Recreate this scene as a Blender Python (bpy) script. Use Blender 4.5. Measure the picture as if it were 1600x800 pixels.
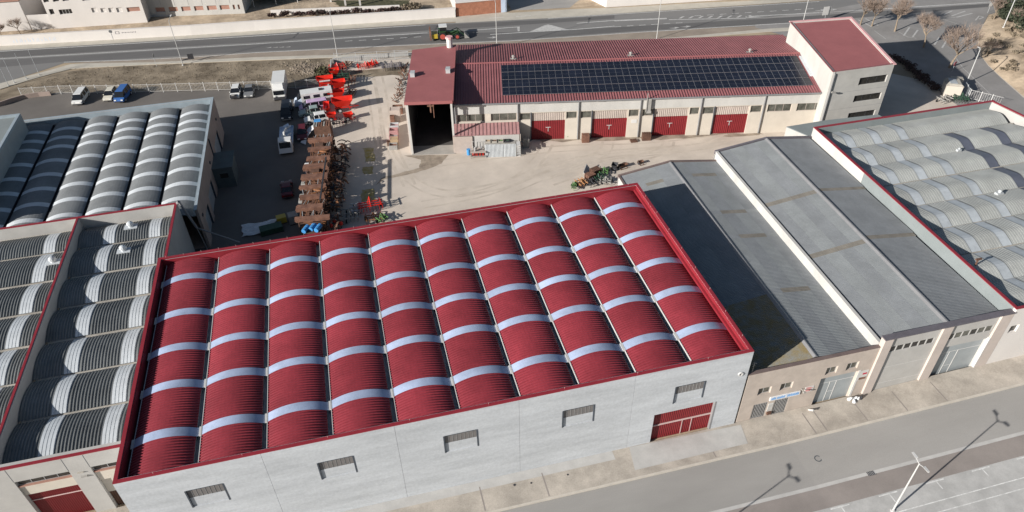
import bpy, math, random
from math import sin, cos, radians, pi, sqrt, atan2, hypot
from mathutils import Vector, Matrix
random.seed(7)
S = bpy.context.scene
for o in list(bpy.data.objects): bpy.data.objects.remove(o)

# ------------------------------------------------------------------ camera
FPX = 1136.93
TH, RO, YA = radians(39.2755), radians(-1.2227), radians(13.227)
_f = Vector((sin(YA)*cos(TH), cos(YA)*cos(TH), -sin(TH)))
_r = Vector((cos(YA), -sin(YA), 0)); _u = _r.cross(_f)
CR = cos(RO)*_r + sin(RO)*_u; CU = -sin(RO)*_r + cos(RO)*_u; CB = -_f
cam_d = bpy.data.cameras.new('camera'); cam = bpy.data.objects.new('camera', cam_d); S.collection.objects.link(cam)
cam_d.sensor_width = 36; cam_d.lens = 36*FPX/1600; cam_d.clip_end = 5000; cam_d.clip_start = 0.5
m = Matrix((CR, CU, CB)).transposed().to_4x4(); m.translation = Vector((0, 0, 60)); cam.matrix_world = m
S.camera = cam
# ------------------------------------------------------------------ sky, sun, exposure
SUN_EL, SUN_AZ = radians(21.5), radians(20)       # shadows run towards azimuth SUN_AZ measured from +x
W = bpy.data.worlds.new('World'); S.world = W; W.use_nodes = True
nt = W.node_tree; bg = nt.nodes['Background']; sk = nt.nodes.new('ShaderNodeTexSky')
sk.sky_type = 'NISHITA'; sk.sun_disc = False; sk.sun_elevation = SUN_EL; sk.sun_rotation = radians(250)
nt.links.new(sk.outputs[0], bg.inputs[0]); bg.inputs[1].default_value = 0.05
sd = bpy.data.lights.new('sun', 'SUN'); sd.energy = 5.0; sd.angle = radians(0.5); sd.color = (1, 0.955, 0.90)
sun = bpy.data.objects.new('sun', sd); S.collection.objects.link(sun)
sun.rotation_euler = Vector((cos(SUN_AZ)*cos(SUN_EL), sin(SUN_AZ)*cos(SUN_EL), -sin(SUN_EL))).to_track_quat('-Z', 'Y').to_euler()
S.view_settings.view_transform = 'Standard'; S.view_settings.look = 'None'; S.view_settings.gamma = 1
S.view_settings.exposure = 0.6

# ------------------------------------------------------------------ helpers
C = S.collection
def at(x, y, z=0.0):
    d = CR*((x-800)/FPX) + CU*(-(y-400)/FPX) - CB
    t = (z-60)/d.z
    return (d.x*t, d.y*t)
G = at
def mat(name, col, rough=0.8, var=0.12, scale=0.6, col2=None, bump=0.0, bscale=20, spec=0.3, metal=0, detail=6, streak=None, thr=None, fine=None, rnd=0.035):
    """procedural surface: large patches (two tones), fine grain and small bump, in object coordinates"""
    m = bpy.data.materials.new(name); m.use_nodes = True; n = m.node_tree.nodes; l = m.node_tree.links
    b = n['Principled BSDF']; b.inputs['Roughness'].default_value = rough; b.inputs['Metallic'].default_value = metal
    b.inputs['Specular IOR Level'].default_value = spec
    g = n.new('ShaderNodeNewGeometry')
    def vec(sc):
        mp = n.new('ShaderNodeMapping'); l.new(g.outputs['Position'], mp.inputs[0]); mp.inputs['Scale'].default_value = sc; return mp.outputs[0]
    no = n.new('ShaderNodeTexNoise'); no.inputs['Scale'].default_value = scale; no.inputs['Detail'].default_value = detail; no.inputs['Roughness'].default_value = 0.65
    l.new(vec(streak or (1, 1, 1)), no.inputs['Vector'])
    rp = n.new('ShaderNodeMapRange'); rp.inputs[1].default_value = thr[0] if thr else 0.35; rp.inputs[2].default_value = thr[1] if thr else 0.65
    l.new(no.outputs[0], rp.inputs[0])
    c1 = [c*(1-var) for c in col]; c2 = col2 or [min(1, c*(1+var)) for c in col]
    mx = n.new('ShaderNodeMix'); mx.data_type = 'RGBA'; l.new(rp.outputs[0], mx.inputs[0])
    mx.inputs[6].default_value = (*c1, 1); mx.inputs[7].default_value = (*c2, 1)
    out = mx.outputs[2]
    f2 = n.new('ShaderNodeTexNoise'); f2.inputs['Scale'].default_value = fine or 9; f2.inputs['Detail'].default_value = 8; f2.inputs['Roughness'].default_value = 0.75
    l.new(vec((1, 1, 1)), f2.inputs['Vector'])
    r2 = n.new('ShaderNodeMapRange'); r2.inputs[1].default_value = 0.3; r2.inputs[2].default_value = 0.7; r2.inputs[3].default_value = 1-var*0.9; r2.inputs[4].default_value = 1+var*0.7
    l.new(f2.outputs[0], r2.inputs[0])
    mm = n.new('ShaderNodeMix'); mm.data_type = 'RGBA'; mm.blend_type = 'MULTIPLY'; mm.inputs[0].default_value = 1
    l.new(out, mm.inputs[6]); l.new(r2.outputs[0], mm.inputs[7])
    oi = n.new('ShaderNodeObjectInfo'); r3 = n.new('ShaderNodeMapRange'); r3.inputs[3].default_value = 1-rnd; r3.inputs[4].default_value = 1+rnd; l.new(oi.outputs['Random'], r3.inputs[0])
    m3 = n.new('ShaderNodeMix'); m3.data_type = 'RGBA'; m3.blend_type = 'MULTIPLY'; m3.inputs[0].default_value = 1
    l.new(mm.outputs[2], m3.inputs[6]); l.new(r3.outputs[0], m3.inputs[7]); l.new(m3.outputs[2], b.inputs['Base Color'])
    if bump:
        bt = n.new('ShaderNodeTexNoise'); bt.inputs['Scale'].default_value = bscale; bt.inputs['Detail'].default_value = 5; l.new(vec((1, 1, 1)), bt.inputs['Vector'])
        bp = n.new('ShaderNodeBump'); bp.inputs['Strength'].default_value = 1; bp.inputs['Distance'].default_value = bump
        l.new(bt.outputs[0], bp.inputs['Height']); l.new(bp.outputs[0], b.inputs['Normal'])
    return m
M = {}
def defm(k, *a, **kw): M[k] = mat(k, *a, **kw)
defm('dirt', (0.34, 0.27, 0.19), 0.95, 0.18, 0.12, bump=0.03, bscale=3)
defm('sand', (0.32, 0.25, 0.18), 0.95, 0.22, 0.22, col2=(0.52, 0.415, 0.30), bump=0.1, bscale=1.5)
defm('gravel', (0.54, 0.475, 0.405), 0.95, 0.13, 0.13, bump=0.015, bscale=6, fine=14)
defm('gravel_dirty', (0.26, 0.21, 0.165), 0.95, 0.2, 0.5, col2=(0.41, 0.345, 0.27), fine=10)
defm('lot_asphalt', (0.145, 0.132, 0.12), 0.92, 0.14, 0.09, bump=0.006)
defm('road_asphalt', (0.20, 0.196, 0.19), 0.9, 0.1, 0.06, streak=(0.25, 1, 1), bump=0.004, bscale=30, fine=12)
defm('junction_asphalt', (0.26, 0.25, 0.24), 0.92, 0.14, 0.12, fine=10)
defm('road_worn', (0.125, 0.122, 0.12), 0.9, 0.1, 0.2, streak=(0.2, 1, 1))
defm('street_asphalt', (0.315, 0.303, 0.285), 0.9, 0.11, 0.1, streak=(0.3, 1, 1), bump=0.004, bscale=25, fine=12)
defm('lane_brown', (0.275, 0.245, 0.225), 0.92, 0.1, 0.25)
defm('parking_concrete', (0.42, 0.415, 0.40), 0.9, 0.11, 0.35, thr=(0.4, 0.6))
defm('pavement', (0.40, 0.36, 0.31), 0.92, 0.2, 0.4, fine=7)
defm('pavement_light', (0.46, 0.45, 0.43), 0.9, 0.08, 0.6)
defm('kerb', (0.5, 0.46, 0.4), 0.9, 0.08, 1)
defm('verge_strip', (0.45, 0.42, 0.36), 0.95, 0.08, 0.5)
defm('shoulder', (0.29, 0.245, 0.20), 0.95, 0.12, 0.3)
defm('dry_grass', (0.165, 0.13, 0.09), 0.95, 0.22, 0.25, col2=(0.31, 0.255, 0.185), bump=0.06, bscale=5)
defm('line_paint', (0.62, 0.62, 0.6), 0.8, 0.2, 2, fine=5)
defm('line_worn', (0.44, 0.435, 0.42), 0.85, 0.15, 1.5, fine=5)
defm('yellow_paint', (0.42, 0.33, 0.07), 0.9, 0.25, 1.5, col2=(0.42, 0.36, 0.24))
defm('roof_red', (0.235, 0.033, 0.045), 0.45, 0.17, 0.22, spec=0.45, fine=3, rnd=0.09)
defm('coping_red', (0.25, 0.024, 0.034), 0.4, 0.08, 0.8, spec=0.45)
defm('gutter', (0.15, 0.185, 0.24), 0.5, 0.1, 1, spec=0.5)  # shade between the vaults and blue sky light put into the colour
defm('skylight', (0.36, 0.425, 0.57), 0.25, 0.16, 0.45, spec=0.6, rnd=0.07)
defm('concrete_wall', (0.46, 0.48, 0.50), 0.85, 0.14, 0.45, streak=(0.35, 0.35, 2.2), thr=(0.3, 0.7), fine=4)
defm('reveal_dark', (0.06, 0.07, 0.085), 0.6, 0.1, 1)
defm('window_mesh', (0.17, 0.16, 0.155), 0.6, 0.15, 3, streak=(8, 8, 1))
defm('door_red', (0.19, 0.02, 0.024), 0.5, 0.08, 0.8)
defm('door_trim', (0.55, 0.42, 0.4), 0.6, 0.08, 1)
defm('roof_grey', (0.17, 0.18, 0.18), 0.55, 0.16, 0.4, spec=0.4, fine=5, rnd=0.09)
defm('cabin_green_shaded', (0.10, 0.12, 0.12), 0.7, 0.1, 1)  # grey-green, darkened to carry the shade beside the warehouse
defm('street_stain', (0.275, 0.262, 0.245), 0.9, 0.12, 0.6)
defm('shed_shade', (0.09, 0.085, 0.08), 0.9, 0.15, 0.5)  # concrete with the open shed's interior shade put into its colour
defm('roof_grey_dark', (0.175, 0.185, 0.19), 0.5, 0.15, 0.3, spec=0.45, fine=5)
defm('skylight_white', (0.52, 0.55, 0.57), 0.35, 0.07, 1, spec=0.5)
defm('roof_fold', (0.335, 0.345, 0.33), 0.6, 0.12, 0.3, fine=5, rnd=0.07)
defm('skylight_blue', (0.38, 0.41, 0.43), 0.4, 0.1, 1, rnd=0.08)
defm('skylight_dark', (0.10, 0.11, 0.14), 0.4, 0.1, 1)
defm('gutter_tan', (0.37, 0.345, 0.30), 0.9, 0.18, 0.8)
defm('asbestos', (0.24, 0.255, 0.26), 0.85, 0.10, 0.35, fine=4)
defm('asbestos_b', (0.225, 0.238, 0.248), 0.85, 0.10, 0.4, fine=4)
defm('asbestos_brown', (0.205, 0.19, 0.165), 0.85, 0.15, 0.6, fine=3)
defm('lichen', (0.30, 0.235, 0.12), 0.9, 0.2, 1.2, col2=(0.23, 0.23, 0.21))
defm('coping_slate', (0.13, 0.12, 0.135), 0.7, 0.12, 1)
defm('coping_brown', (0.16, 0.12, 0.11), 0.7, 0.12, 1)
defm('coping_blue', (0.30, 0.355, 0.39), 0.45, 0.08, 0.8)
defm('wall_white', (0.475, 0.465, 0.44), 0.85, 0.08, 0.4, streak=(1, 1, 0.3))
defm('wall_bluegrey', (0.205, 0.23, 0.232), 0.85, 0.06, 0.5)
defm('wall_office', (0.43, 0.42, 0.395), 0.85, 0.07, 0.5)
defm('gravel_track', (0.485, 0.42, 0.35), 0.95, 0.12, 0.4, col2=(0.55, 0.485, 0.41), fine=10)
defm('wall_grey', (0.42, 0.41, 0.39), 0.85, 0.06, 0.5)
defm('wall_cream', (0.55, 0.50, 0.43), 0.85, 0.05, 0.5)
defm('wall_beige', (0.45, 0.39, 0.34), 0.9, 0.08, 0.9, fine=14)
defm('wall_pink', (0.48, 0.42, 0.38), 0.88, 0.06, 0.6)
defm('wall_tan', (0.34, 0.27, 0.235), 0.88, 0.10, 0.5)
defm('wall_stucco', (0.62, 0.59, 0.56), 0.9, 0.06, 0.25, streak=(1, 1, 0.4), thr=(0.3, 0.75))
defm('shutter_grey', (0.30, 0.325, 0.335), 0.6, 0.06, 0.6)
defm('window_dark', (0.035, 0.033, 0.03), 0.25, 0.3, 2, spec=0.5)
defm('window_mixed', (0.10, 0.10, 0.085), 0.3, 0.4, 1.2, spec=0.5)
defm('frame_white', (0.55, 0.545, 0.53), 0.6, 0.05, 1)
defm('frame_grey', (0.30, 0.30, 0.30), 0.6, 0.05, 1)
defm('brick_red', (0.36, 0.16, 0.10), 0.9, 0.15, 1.5)
defm('terracotta', (0.36, 0.20, 0.155), 0.9, 0.1, 1)
defm('rib_red', (0.25, 0.10, 0.105), 0.6, 0.12, 0.4, fine=3)
defm('rib_red_flat', (0.31, 0.11, 0.11), 0.65, 0.07, 0.3, fine=3)
defm('coping_pink', (0.58, 0.34, 0.34), 0.6, 0.06, 1)
defm('lean_red', (0.40, 0.22, 0.215), 0.7, 0.12, 0.8)
defm('corr_beige', (0.42, 0.36, 0.32), 0.7, 0.08, 1)
defm('downpipe', (0.22, 0.22, 0.225), 0.5, 0.08, 1)
defm('solar_cell', (0.012, 0.014, 0.024), 0.22, 0.25, 0.4, spec=0.5)
defm('solar_frame', (0.20, 0.205, 0.22), 0.4, 0.05, 1)
defm('galv', (0.42, 0.44, 0.45), 0.5, 0.1, 1)
defm('lamp_paint', (0.46, 0.46, 0.45), 0.5, 0.05, 1)
defm('rust', (0.17, 0.085, 0.06), 0.9, 0.25, 1.2, col2=(0.24, 0.125, 0.085), fine=6)
defm('rust_dark', (0.12, 0.065, 0.045), 0.9, 0.25, 1.5)
defm('rust_orange', (0.28, 0.125, 0.06), 0.9, 0.2, 1.5)
defm('steel_grey', (0.30, 0.29, 0.27), 0.7, 0.15, 2)
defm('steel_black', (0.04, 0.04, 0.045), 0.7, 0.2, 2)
defm('impl_red', (0.62, 0.024, 0.012), 0.4, 0.1, 0.8, spec=0.4)
defm('impl_green', (0.03, 0.07, 0.045), 0.5, 0.2, 2)
defm('bright_green', (0.10, 0.20, 0.07), 0.6, 0.2, 2)
defm('impl_orange', (0.40, 0.20, 0.09), 0.6, 0.2, 2)
defm('plastic_blue', (0.06, 0.26, 0.55), 0.45, 0.1, 2)
defm('plastic_white', (0.66, 0.67, 0.68), 0.5, 0.1, 2)
defm('tyre', (0.02, 0.02, 0.02), 0.85, 0.2, 2)
defm('rim', (0.45, 0.45, 0.46), 0.4, 0.1, 2)
defm('rim_red', (0.42, 0.08, 0.06), 0.5, 0.1, 2)
defm('car_glass', (0.012, 0.014, 0.017), 0.08, 0.1, 1, spec=0.6)
for k, c in dict(car_white=(0.66, 0.66, 0.64), car_cream=(0.60, 0.57, 0.48), car_blue=(0.045, 0.13, 0.36), car_grey=(0.17, 0.175, 0.18), car_black=(0.014, 0.016, 0.022),
                 car_lilac=(0.50, 0.36, 0.55), car_sage=(0.26, 0.33, 0.32), car_maroon=(0.10, 0.012, 0.018), car_paleblue=(0.50, 0.58, 0.70), tractor_green=(0.03, 0.075, 0.03), yellow=(0.45, 0.33, 0.04)).items():
    defm(k, c, 0.3, 0.04, 1, spec=0.5)
defm('headlight', (0.75, 0.75, 0.72), 0.15, 0.02, 1)
defm('taillight', (0.30, 0.01, 0.01), 0.3, 0.02, 1)
defm('bark', (0.24, 0.19, 0.14), 0.95, 0.2, 3)
defm('twig', (0.24, 0.185, 0.15), 0.95, 0.2, 2)
defm('pine_leaf', (0.035, 0.045, 0.028), 0.9, 0.35, 1.2, col2=(0.07, 0.082, 0.05))
defm('bush_leaf', (0.055, 0.06, 0.03), 0.9, 0.3, 1.5, col2=(0.12, 0.11, 0.06))
defm('dark_bush', (0.055, 0.045, 0.035), 0.9, 0.3, 1.5, col2=(0.10, 0.055, 0.05))
defm('cardboard', (0.40, 0.29, 0.18), 0.9, 0.1, 2)
defm('sign_red', (0.45, 0.03, 0.06), 0.5, 0.05, 2)
defm('banner_blue', (0.10, 0.30, 0.62), 0.6, 0.05, 2)
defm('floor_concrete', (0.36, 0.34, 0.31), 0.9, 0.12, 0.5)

class MB:
    def __init__(s): s.v = []; s.f = []; s.mi = []; s.m = 0; s.T = None
    def p(s, x, y, z):
        if s.T: x, y, z = s.T(x, y, z)
        s.v.append((x, y, z)); return len(s.v)-1
    def face(s, pts):
        s.f.append([s.p(*q) for q in pts]); s.mi.append(s.m)
    def fi(s, idx): s.f.append(idx); s.mi.append(s.m)
    def box(s, x0, x1, y0, y1, z0, z1):
        i = [s.p(x, y, z) for z in (z0, z1) for y in (y0, y1) for x in (x0, x1)]
        for q in ((0, 2, 3, 1), (4, 5, 7, 6), (0, 1, 5, 4), (2, 6, 7, 3), (0, 4, 6, 2), (1, 3, 7, 5)): s.fi([i[k] for k in q])
    def hexa(s, b, t):   # bottom quad, top quad (ccw)
        i = [s.p(*q) for q in b]+[s.p(*q) for q in t]
        for q in ((3, 2, 1, 0), (4, 5, 6, 7), (0, 1, 5, 4), (1, 2, 6, 5), (2, 3, 7, 6), (3, 0, 4, 7)): s.fi([i[k] for k in q])
    def prism(s, poly, z0, z1):
        a = sum(poly[i][0]*poly[(i+1) % len(poly)][1]-poly[(i+1) % len(poly)][0]*poly[i][1] for i in range(len(poly)))
        if a < 0: poly = poly[::-1]
        n = len(poly); b = [s.p(x, y, z0) for x, y in poly]; t = [s.p(x, y, z1) for x, y in poly]
        s.fi(b[::-1]); s.fi(t)
        for i in range(n): s.fi([b[i], b[(i+1) % n], t[(i+1) % n], t[i]])
    def tube(s, a, b, r, n=6, r2=None):
        a = Vector(a); b = Vector(b); d = (b-a).normalized(); r2 = r if r2 is None else r2
        u = d.orthogonal().normalized(); w = d.cross(u)
        A = []; B = []
        for k in range(n):
            c, q = cos(2*pi*k/n), sin(2*pi*k/n); A.append(s.p(*(a+(u*c+w*q)*r))); B.append(s.p(*(b+(u*c+w*q)*r2)))
        for k in range(n): s.fi([A[k], A[(k+1) % n], B[(k+1) % n], B[k]])
        s.fi(A[::-1]); s.fi(B)
    def build(s, name, mats, parent=None, loc=None, rot=None, kind=None, smooth=False, **props):
        me = bpy.data.meshes.new(name); me.from_pydata(s.v, [], s.f)
        for q in (mats if isinstance(mats, (list, tuple)) else [mats]): me.materials.append(M[q] if isinstance(q, str) else q)
        me.polygons.foreach_set('material_index', s.mi)
        if smooth: me.polygons.foreach_set('use_smooth', [True]*len(s.f))
        me.update()
        return put(name, me, parent, loc, rot, kind, **props)
def put(name, me, parent=None, loc=None, rot=None, kind=None, **props):
    o = bpy.data.objects.new(name, me); C.objects.link(o)
    if parent: o.parent = parent
    if loc: o.location = loc
    if rot: o.rotation_euler = rot if isinstance(rot, tuple) else (0, 0, rot)
    if kind: o['kind'] = kind
    for k, v in props.items(): o[k] = v
    return o
def thing(name, label, cat, loc=(0, 0, 0), rz=0, group=None):
    o = bpy.data.objects.new(name, None); C.objects.link(o); o.location = loc; o.rotation_euler = (0, 0, rz)
    o.empty_display_size = 0.5; o['label'] = label; o['category'] = cat
    if group: o['group'] = group
    return o
def dup(root, loc, rz, label=None, group=None):
    r = root.copy(); C.objects.link(r); r.location = loc; r.rotation_euler = (0, 0, rz)
    if label: r['label'] = label
    if group: r['group'] = group
    for ch in list(root.children):
        c = ch.copy(); C.objects.link(c); c.parent = r
        for g in list(ch.children):
            d = g.copy(); C.objects.link(d); d.parent = c
    return r
def sheet(name, pts, z, material, kind='structure', parent=None, sub=None, **pr):
    b = MB(); b.face([(x, y, z) for x, y in pts]); 
    o = b.build(name, material, parent, kind=kind, **pr)
    if o.data.polygons[0].normal.z < 0: o.data.flip_normals()
    return o
def strip(mb, pts, w, z):
    """painted line of width w along 2D points"""
    for (a, b) in zip(pts[:-1], pts[1:]):
        a = Vector(a); b = Vector(b); d = (b-a)
        if d.length < 1e-3: continue
        n = Vector((-d.y, d.x)).normalized()*w/2
        mb.face([(*(a-n), z), (*(b-n), z), (*(b+n), z), (*(a+n), z)])
def wall(mb, p, q, z0, z1, th, ops=()):
    """wall slab from p to q with real openings; outer face on the right of p->q; ops = (s0,s1,za,zb)"""
    p = Vector(p); q = Vector(q); L = (q-p).length; d = (q-p)/L; n = Vector((d.y, -d.x))
    def P(s_, t, z): r = p+d*s_-n*t; return (r.x, r.y, z)
    xs = sorted({0, L, *[a for o in ops for a in o[:2]]}); zs = sorted({z0, z1, *[a for o in ops for a in o[2:4]]})
    xs = [x for x in xs if 0 <= x <= L]; zs = [z for z in zs if z0 <= z <= z1]
    for x0, x1 in zip(xs[:-1], xs[1:]):
        for a, b in zip(zs[:-1], zs[1:]):
            xm, zm = (x0+x1)/2, (a+b)/2
            if any(o[0] < xm < o[1] and o[2] < zm < o[3] for o in ops): continue
            mb.face([P(x0, 0, a), P(x1, 0, a), P(x1, 0, b), P(x0, 0, b)])
            mb.face([P(x1, th, a), P(x0, th, a), P(x0, th, b), P(x1, th, b)])
    for a, b, c, e in ops:
        mb.face([P(a, 0, c), P(a, 0, e), P(a, th, e), P(a, th, c)]); mb.face([P(b, 0, e), P(b, 0, c), P(b, th, c), P(b, th, e)])
        mb.face([P(a, 0, e), P(b, 0, e), P(b, th, e), P(a, th, e)])
        if c > z0+1e-3: mb.face([P(b, 0, c), P(a, 0, c), P(a, th, c), P(b, th, c)])
    mb.face([P(0, 0, z1), P(L, 0, z1), P(L, th, z1), P(0, th, z1)])
    mb.face([P(0, 0, z0), P(0, 0, z1), P(0, th, z1), P(0, th, z0)]); mb.face([P(L, 0, z1), P(L, 0, z0), P(L, th, z0), P(L, th, z1)])
def frameT(p, q):
    """transform s (along p->q), t (outwards), z"""
    p = Vector(p); q = Vector(q); d = (q-p).normalized(); n = Vector((d.y, -d.x))
    return lambda s_, t, z: (p.x+d.x*s_+n.x*t, p.y+d.y*s_+n.y*t, z)
def arc_profile(span, rise, seg):
    R = (span*span/4+rise*rise)/(2*rise); h = math.asin(span/2/R)
    return [(span/2+R*sin(-h+2*h*k/seg), R*cos(-h+2*h*k/seg)-(R-rise)) for k in range(seg+1)]
def vault_mesh(name, prof, length, pitch, amp, material, axis='y', flat=False, wide=False):
    """corrugated sheet: profile (t,z) across, ribs following the profile, stacked along the axis. Origin at profile start"""
    n = len(prof); nor = []
    for i in range(n):
        a = prof[max(0, i-1)]; b = prof[min(n-1, i+1)]; dx, dz = b[0]-a[0], b[1]-a[1]; L = hypot(dx, dz) or 1
        nor.append((-dz/L, dx/L))
    st = [(0, 0), (length, 0)]
    if not flat:
        k = max(1, round(length/pitch)); pt = length/k; st = []
        for i in range(k): st += [(i*pt, amp), (i*pt+pt*.8, amp), (i*pt+pt*.85, 0), (i*pt+pt*.95, 0)] if wide else [(i*pt, 0), (i*pt+pt*0.56, 0), (i*pt+pt*0.62, amp), (i*pt+pt*0.94, amp)]
        st.append((length, 0))
    mb = MB()
    for a, off in st:
        for (t, z), (nx, nz) in zip(prof, nor):
            x, zz = t+nx*off, z+nz*off
            if axis == 'y': mb.p(x, a, zz)
            else: mb.p(a, x, zz)
    for i in range(len(st)-1):
        for j in range(n-1):
            q = [i*n+j, i*n+j+1, (i+1)*n+j+1, (i+1)*n+j]
            mb.fi(q if axis == 'y' else q[::-1])
    me = bpy.data.meshes.new(name); me.from_pydata(mb.v, [], mb.f); me.materials.append(M[material]); me.update()
    return me
def coping(mb, pts, w, z0, z1, closed=False):
    P = list(pts)+([pts[0]] if closed else [])
    for a, b in zip(P[:-1], P[1:]):
        a = Vector(a); b = Vector(b); d = (b-a).normalized(); n = Vector((-d.y, d.x))*w/2
        mb.prism([tuple(a-n), tuple(b-n), tuple(b+n), tuple(a+n)], z0, z1)
def coping(mb, pts, w, z0, z1, closed=False):
    P = list(pts)+([pts[0]] if closed else [])
    for k, (a, b) in enumerate(zip(P[:-1], P[1:])):
        a = Vector(a); b = Vector(b); d = (b-a).normalized(); n = Vector((-d.y, d.x))*w/2
        e = d*(w/2-(0.002 if k % 2 == 0 else 0.012)); zz = z1+0.004*(k % 2)
        mb.prism([tuple(a-n-e), tuple(b-n+e), tuple(b+n+e), tuple(a+n-e)], z0-0.003*(k % 2), zz)
def ribpanel(mb, s0, s1, z0, z1, t, pitch, amp):
    """upright sheet with vertical ribs in s,t,z frame"""
    k = max(2, round((s1-s0)/pitch)); w = (s1-s0)/k; P = []
    for i in range(k): P += [(s0+i*w, t), (s0+i*w+w*.5, t), (s0+i*w+w*.6, t+amp), (s0+i*w+w*.9, t+amp)]
    P.append((s1, t))
    for a, b in zip(P[:-1], P[1:]): mb.face([(a[0], a[1], z0), (b[0], b[1], z0), (b[0], b[1], z1), (a[0], a[1], z1)])
def simple_window(parent, T, s0, s1, z0, z1, depth, panes=1, glass='window_dark', frame='frame_grey', fw=0.06, label=None):
    w = MB(); w.T = T
    w.box(s0, s1, -depth-0.06, -depth, z0, z0+fw); w.box(s0, s1, -depth-0.06, -depth, z1-fw, z1)
    for i in range(panes+1):
        x = s0+(s1-s0-fw)*i/panes; w.box(x, x+fw, -depth-0.055, -depth+0.005, z0+fw, z1-fw)
    o = w.build('window', frame, parent)
    if label: o['label'] = label
    for i in range(panes):
        x = s0+(s1-s0-fw)*i/panes+fw; g = MB(); g.T = T
        g.box(x, x+(s1-s0-fw)/panes-fw, -depth-0.045, -depth-0.02, z0+fw, z1-fw); g.build('pane', glass, o)
    return o
def sheared(k): return lambda x, y, z: (x+k*y, y, z)

# ================================================================= 1. red vaulted hall
HALL = thing('warehouse', 'newest hall with red vaulted roof and pale blue skylight bands behind bare concrete wall', 'warehouse', (-23.2, 39.55, 0))
W1, D1, H1 = 55.1, 28.85, 10.6
jn = [0, 11.2, 22.05, 32.85, 43.6, W1]; win = [4.55, 15.2, 26.0, 36.85, 47.75]
for i in range(5):
    b = MB(); ops = [(win[i], win[i]+3.05, 5.55, 7.85)]
    if i == 4: ops.append((46.05, 52.45, -1, 4.35))
    a, c = jn[i]+(0.01 if i else 0), jn[i+1]-(0.01 if i < 4 else 0)
    wall(b, (a, 0), (c, 0), 0, H1, 0.42, [(o[0]-a, o[1]-a, o[2], o[3]) for o in ops]); b.build('wall_panel', 'concrete_wall', HALL)
b = MB(); wall(b, (0, D1), (0, 0.43), 0, H1-0.02, 0.3); wall(b, (W1, 0.43), (W1, D1), 0, H1-0.02, 0.3); wall(b, (W1-0.31, D1), (0.31, D1), 0, H1-0.02, 0.3)
b.box(0.3, W1-0.3, 0.6, D1-0.3, 0.05, 0.12); b.build('wall', 'concrete_wall', HALL)
for s0 in win:
    w = thing_part = None
    b = MB(); b.box(s0+.1, s0+2.95, 0.09, 0.2, 5.56, 6.72); w = b.build('window', 'concrete_wall', HALL)
    b = MB(); b.box(s0+.1, s0+2.95, 0.11, 0.2, 6.721, 7.84); b.build('pane', 'window_mesh', w)
    for q in range(1, 8): b = MB(); b.box(s0+.1+q*.356-.012, s0+.1+q*.356+.012, 0.09, 0.109, 6.73, 7.83); b.build('slat', 'frame_grey', w)
    b = MB(); b.box(s0-0.02, s0+0.1, -0.02, 0.2, 5.5, 7.87); b.box(s0+2.95, s0+3.07, -0.02, 0.2, 5.5, 7.87); b.box(s0+.1, s0+2.95, -0.02, 0.2, 7.845, 7.9); b.build('frame', 'reveal_dark', w)
# big door
dr = MB(); ribpanel(dr, 46.12, 52.4, 2.3, 4.33, 0, 0.2, -0.035); 
dr.T = lambda s, t, z: (s, 0.36-t, z)
dr = MB(); dr.T = lambda s, t, z: (s, 0.36-t, z); ribpanel(dr, 46.1, 52.4, 2.36, 4.33, 0, 0.2, 0.035); DOOR = dr.build('door', 'door_red', HALL)
for a, c in ((46.1, 49.35), (49.4, 50.35), (50.4, 52.4)):
    b = MB(); b.T = dr.T; ribpanel(b, a, c, 0.03, 2.2, 0.0, 0.2, 0.035); b.build('door_leaf', 'door_red', DOOR)
b = MB(); b.T = dr.T; b.box(46.1, 52.4, 0.0, 0.1, 2.2, 2.34); b.box(49.34, 49.4, 0.0, 0.06, 0.03, 2.2); b.box(50.34, 50.4, 0, 0.06, 0.03, 2.2); b.build('rail', 'door_trim', DOOR)
b = MB(); b.box(52.33, 52.5, -0.012, 0.3, 0.02, 4.38); b.build('door_post', 'downpipe', HALL)
b = MB(); b.T = lambda x, y, z: (54.3+x, -y, 7.8+z)
for k in range(10):
    a0, a1 = 2*pi*k/10, 2*pi*(k+1)/10
    b.hexa([(.13*cos(a0), 0, .13*sin(a0)), (.13*cos(a1), 0, .13*sin(a1)), (.26*cos(a1), 0, .26*sin(a1)), (.26*cos(a0), 0, .26*sin(a0))], [(.13*cos(a0), .1, .13*sin(a0)), (.13*cos(a1), .1, .13*sin(a1)), (.26*cos(a1), .1, .26*sin(a1)), (.26*cos(a0), .1, .26*sin(a0))])
wl = b.build('wall_vent', 'frame_white', HALL); b = MB(); b.T = lambda x, y, z: (54.3+x, -y, 7.8+z); b.prism([(-.1, 0), (.1, 0), (.1, .05), (-.1, .05)], -.1, .1); b.build('grille', 'window_dark', wl)
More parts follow.
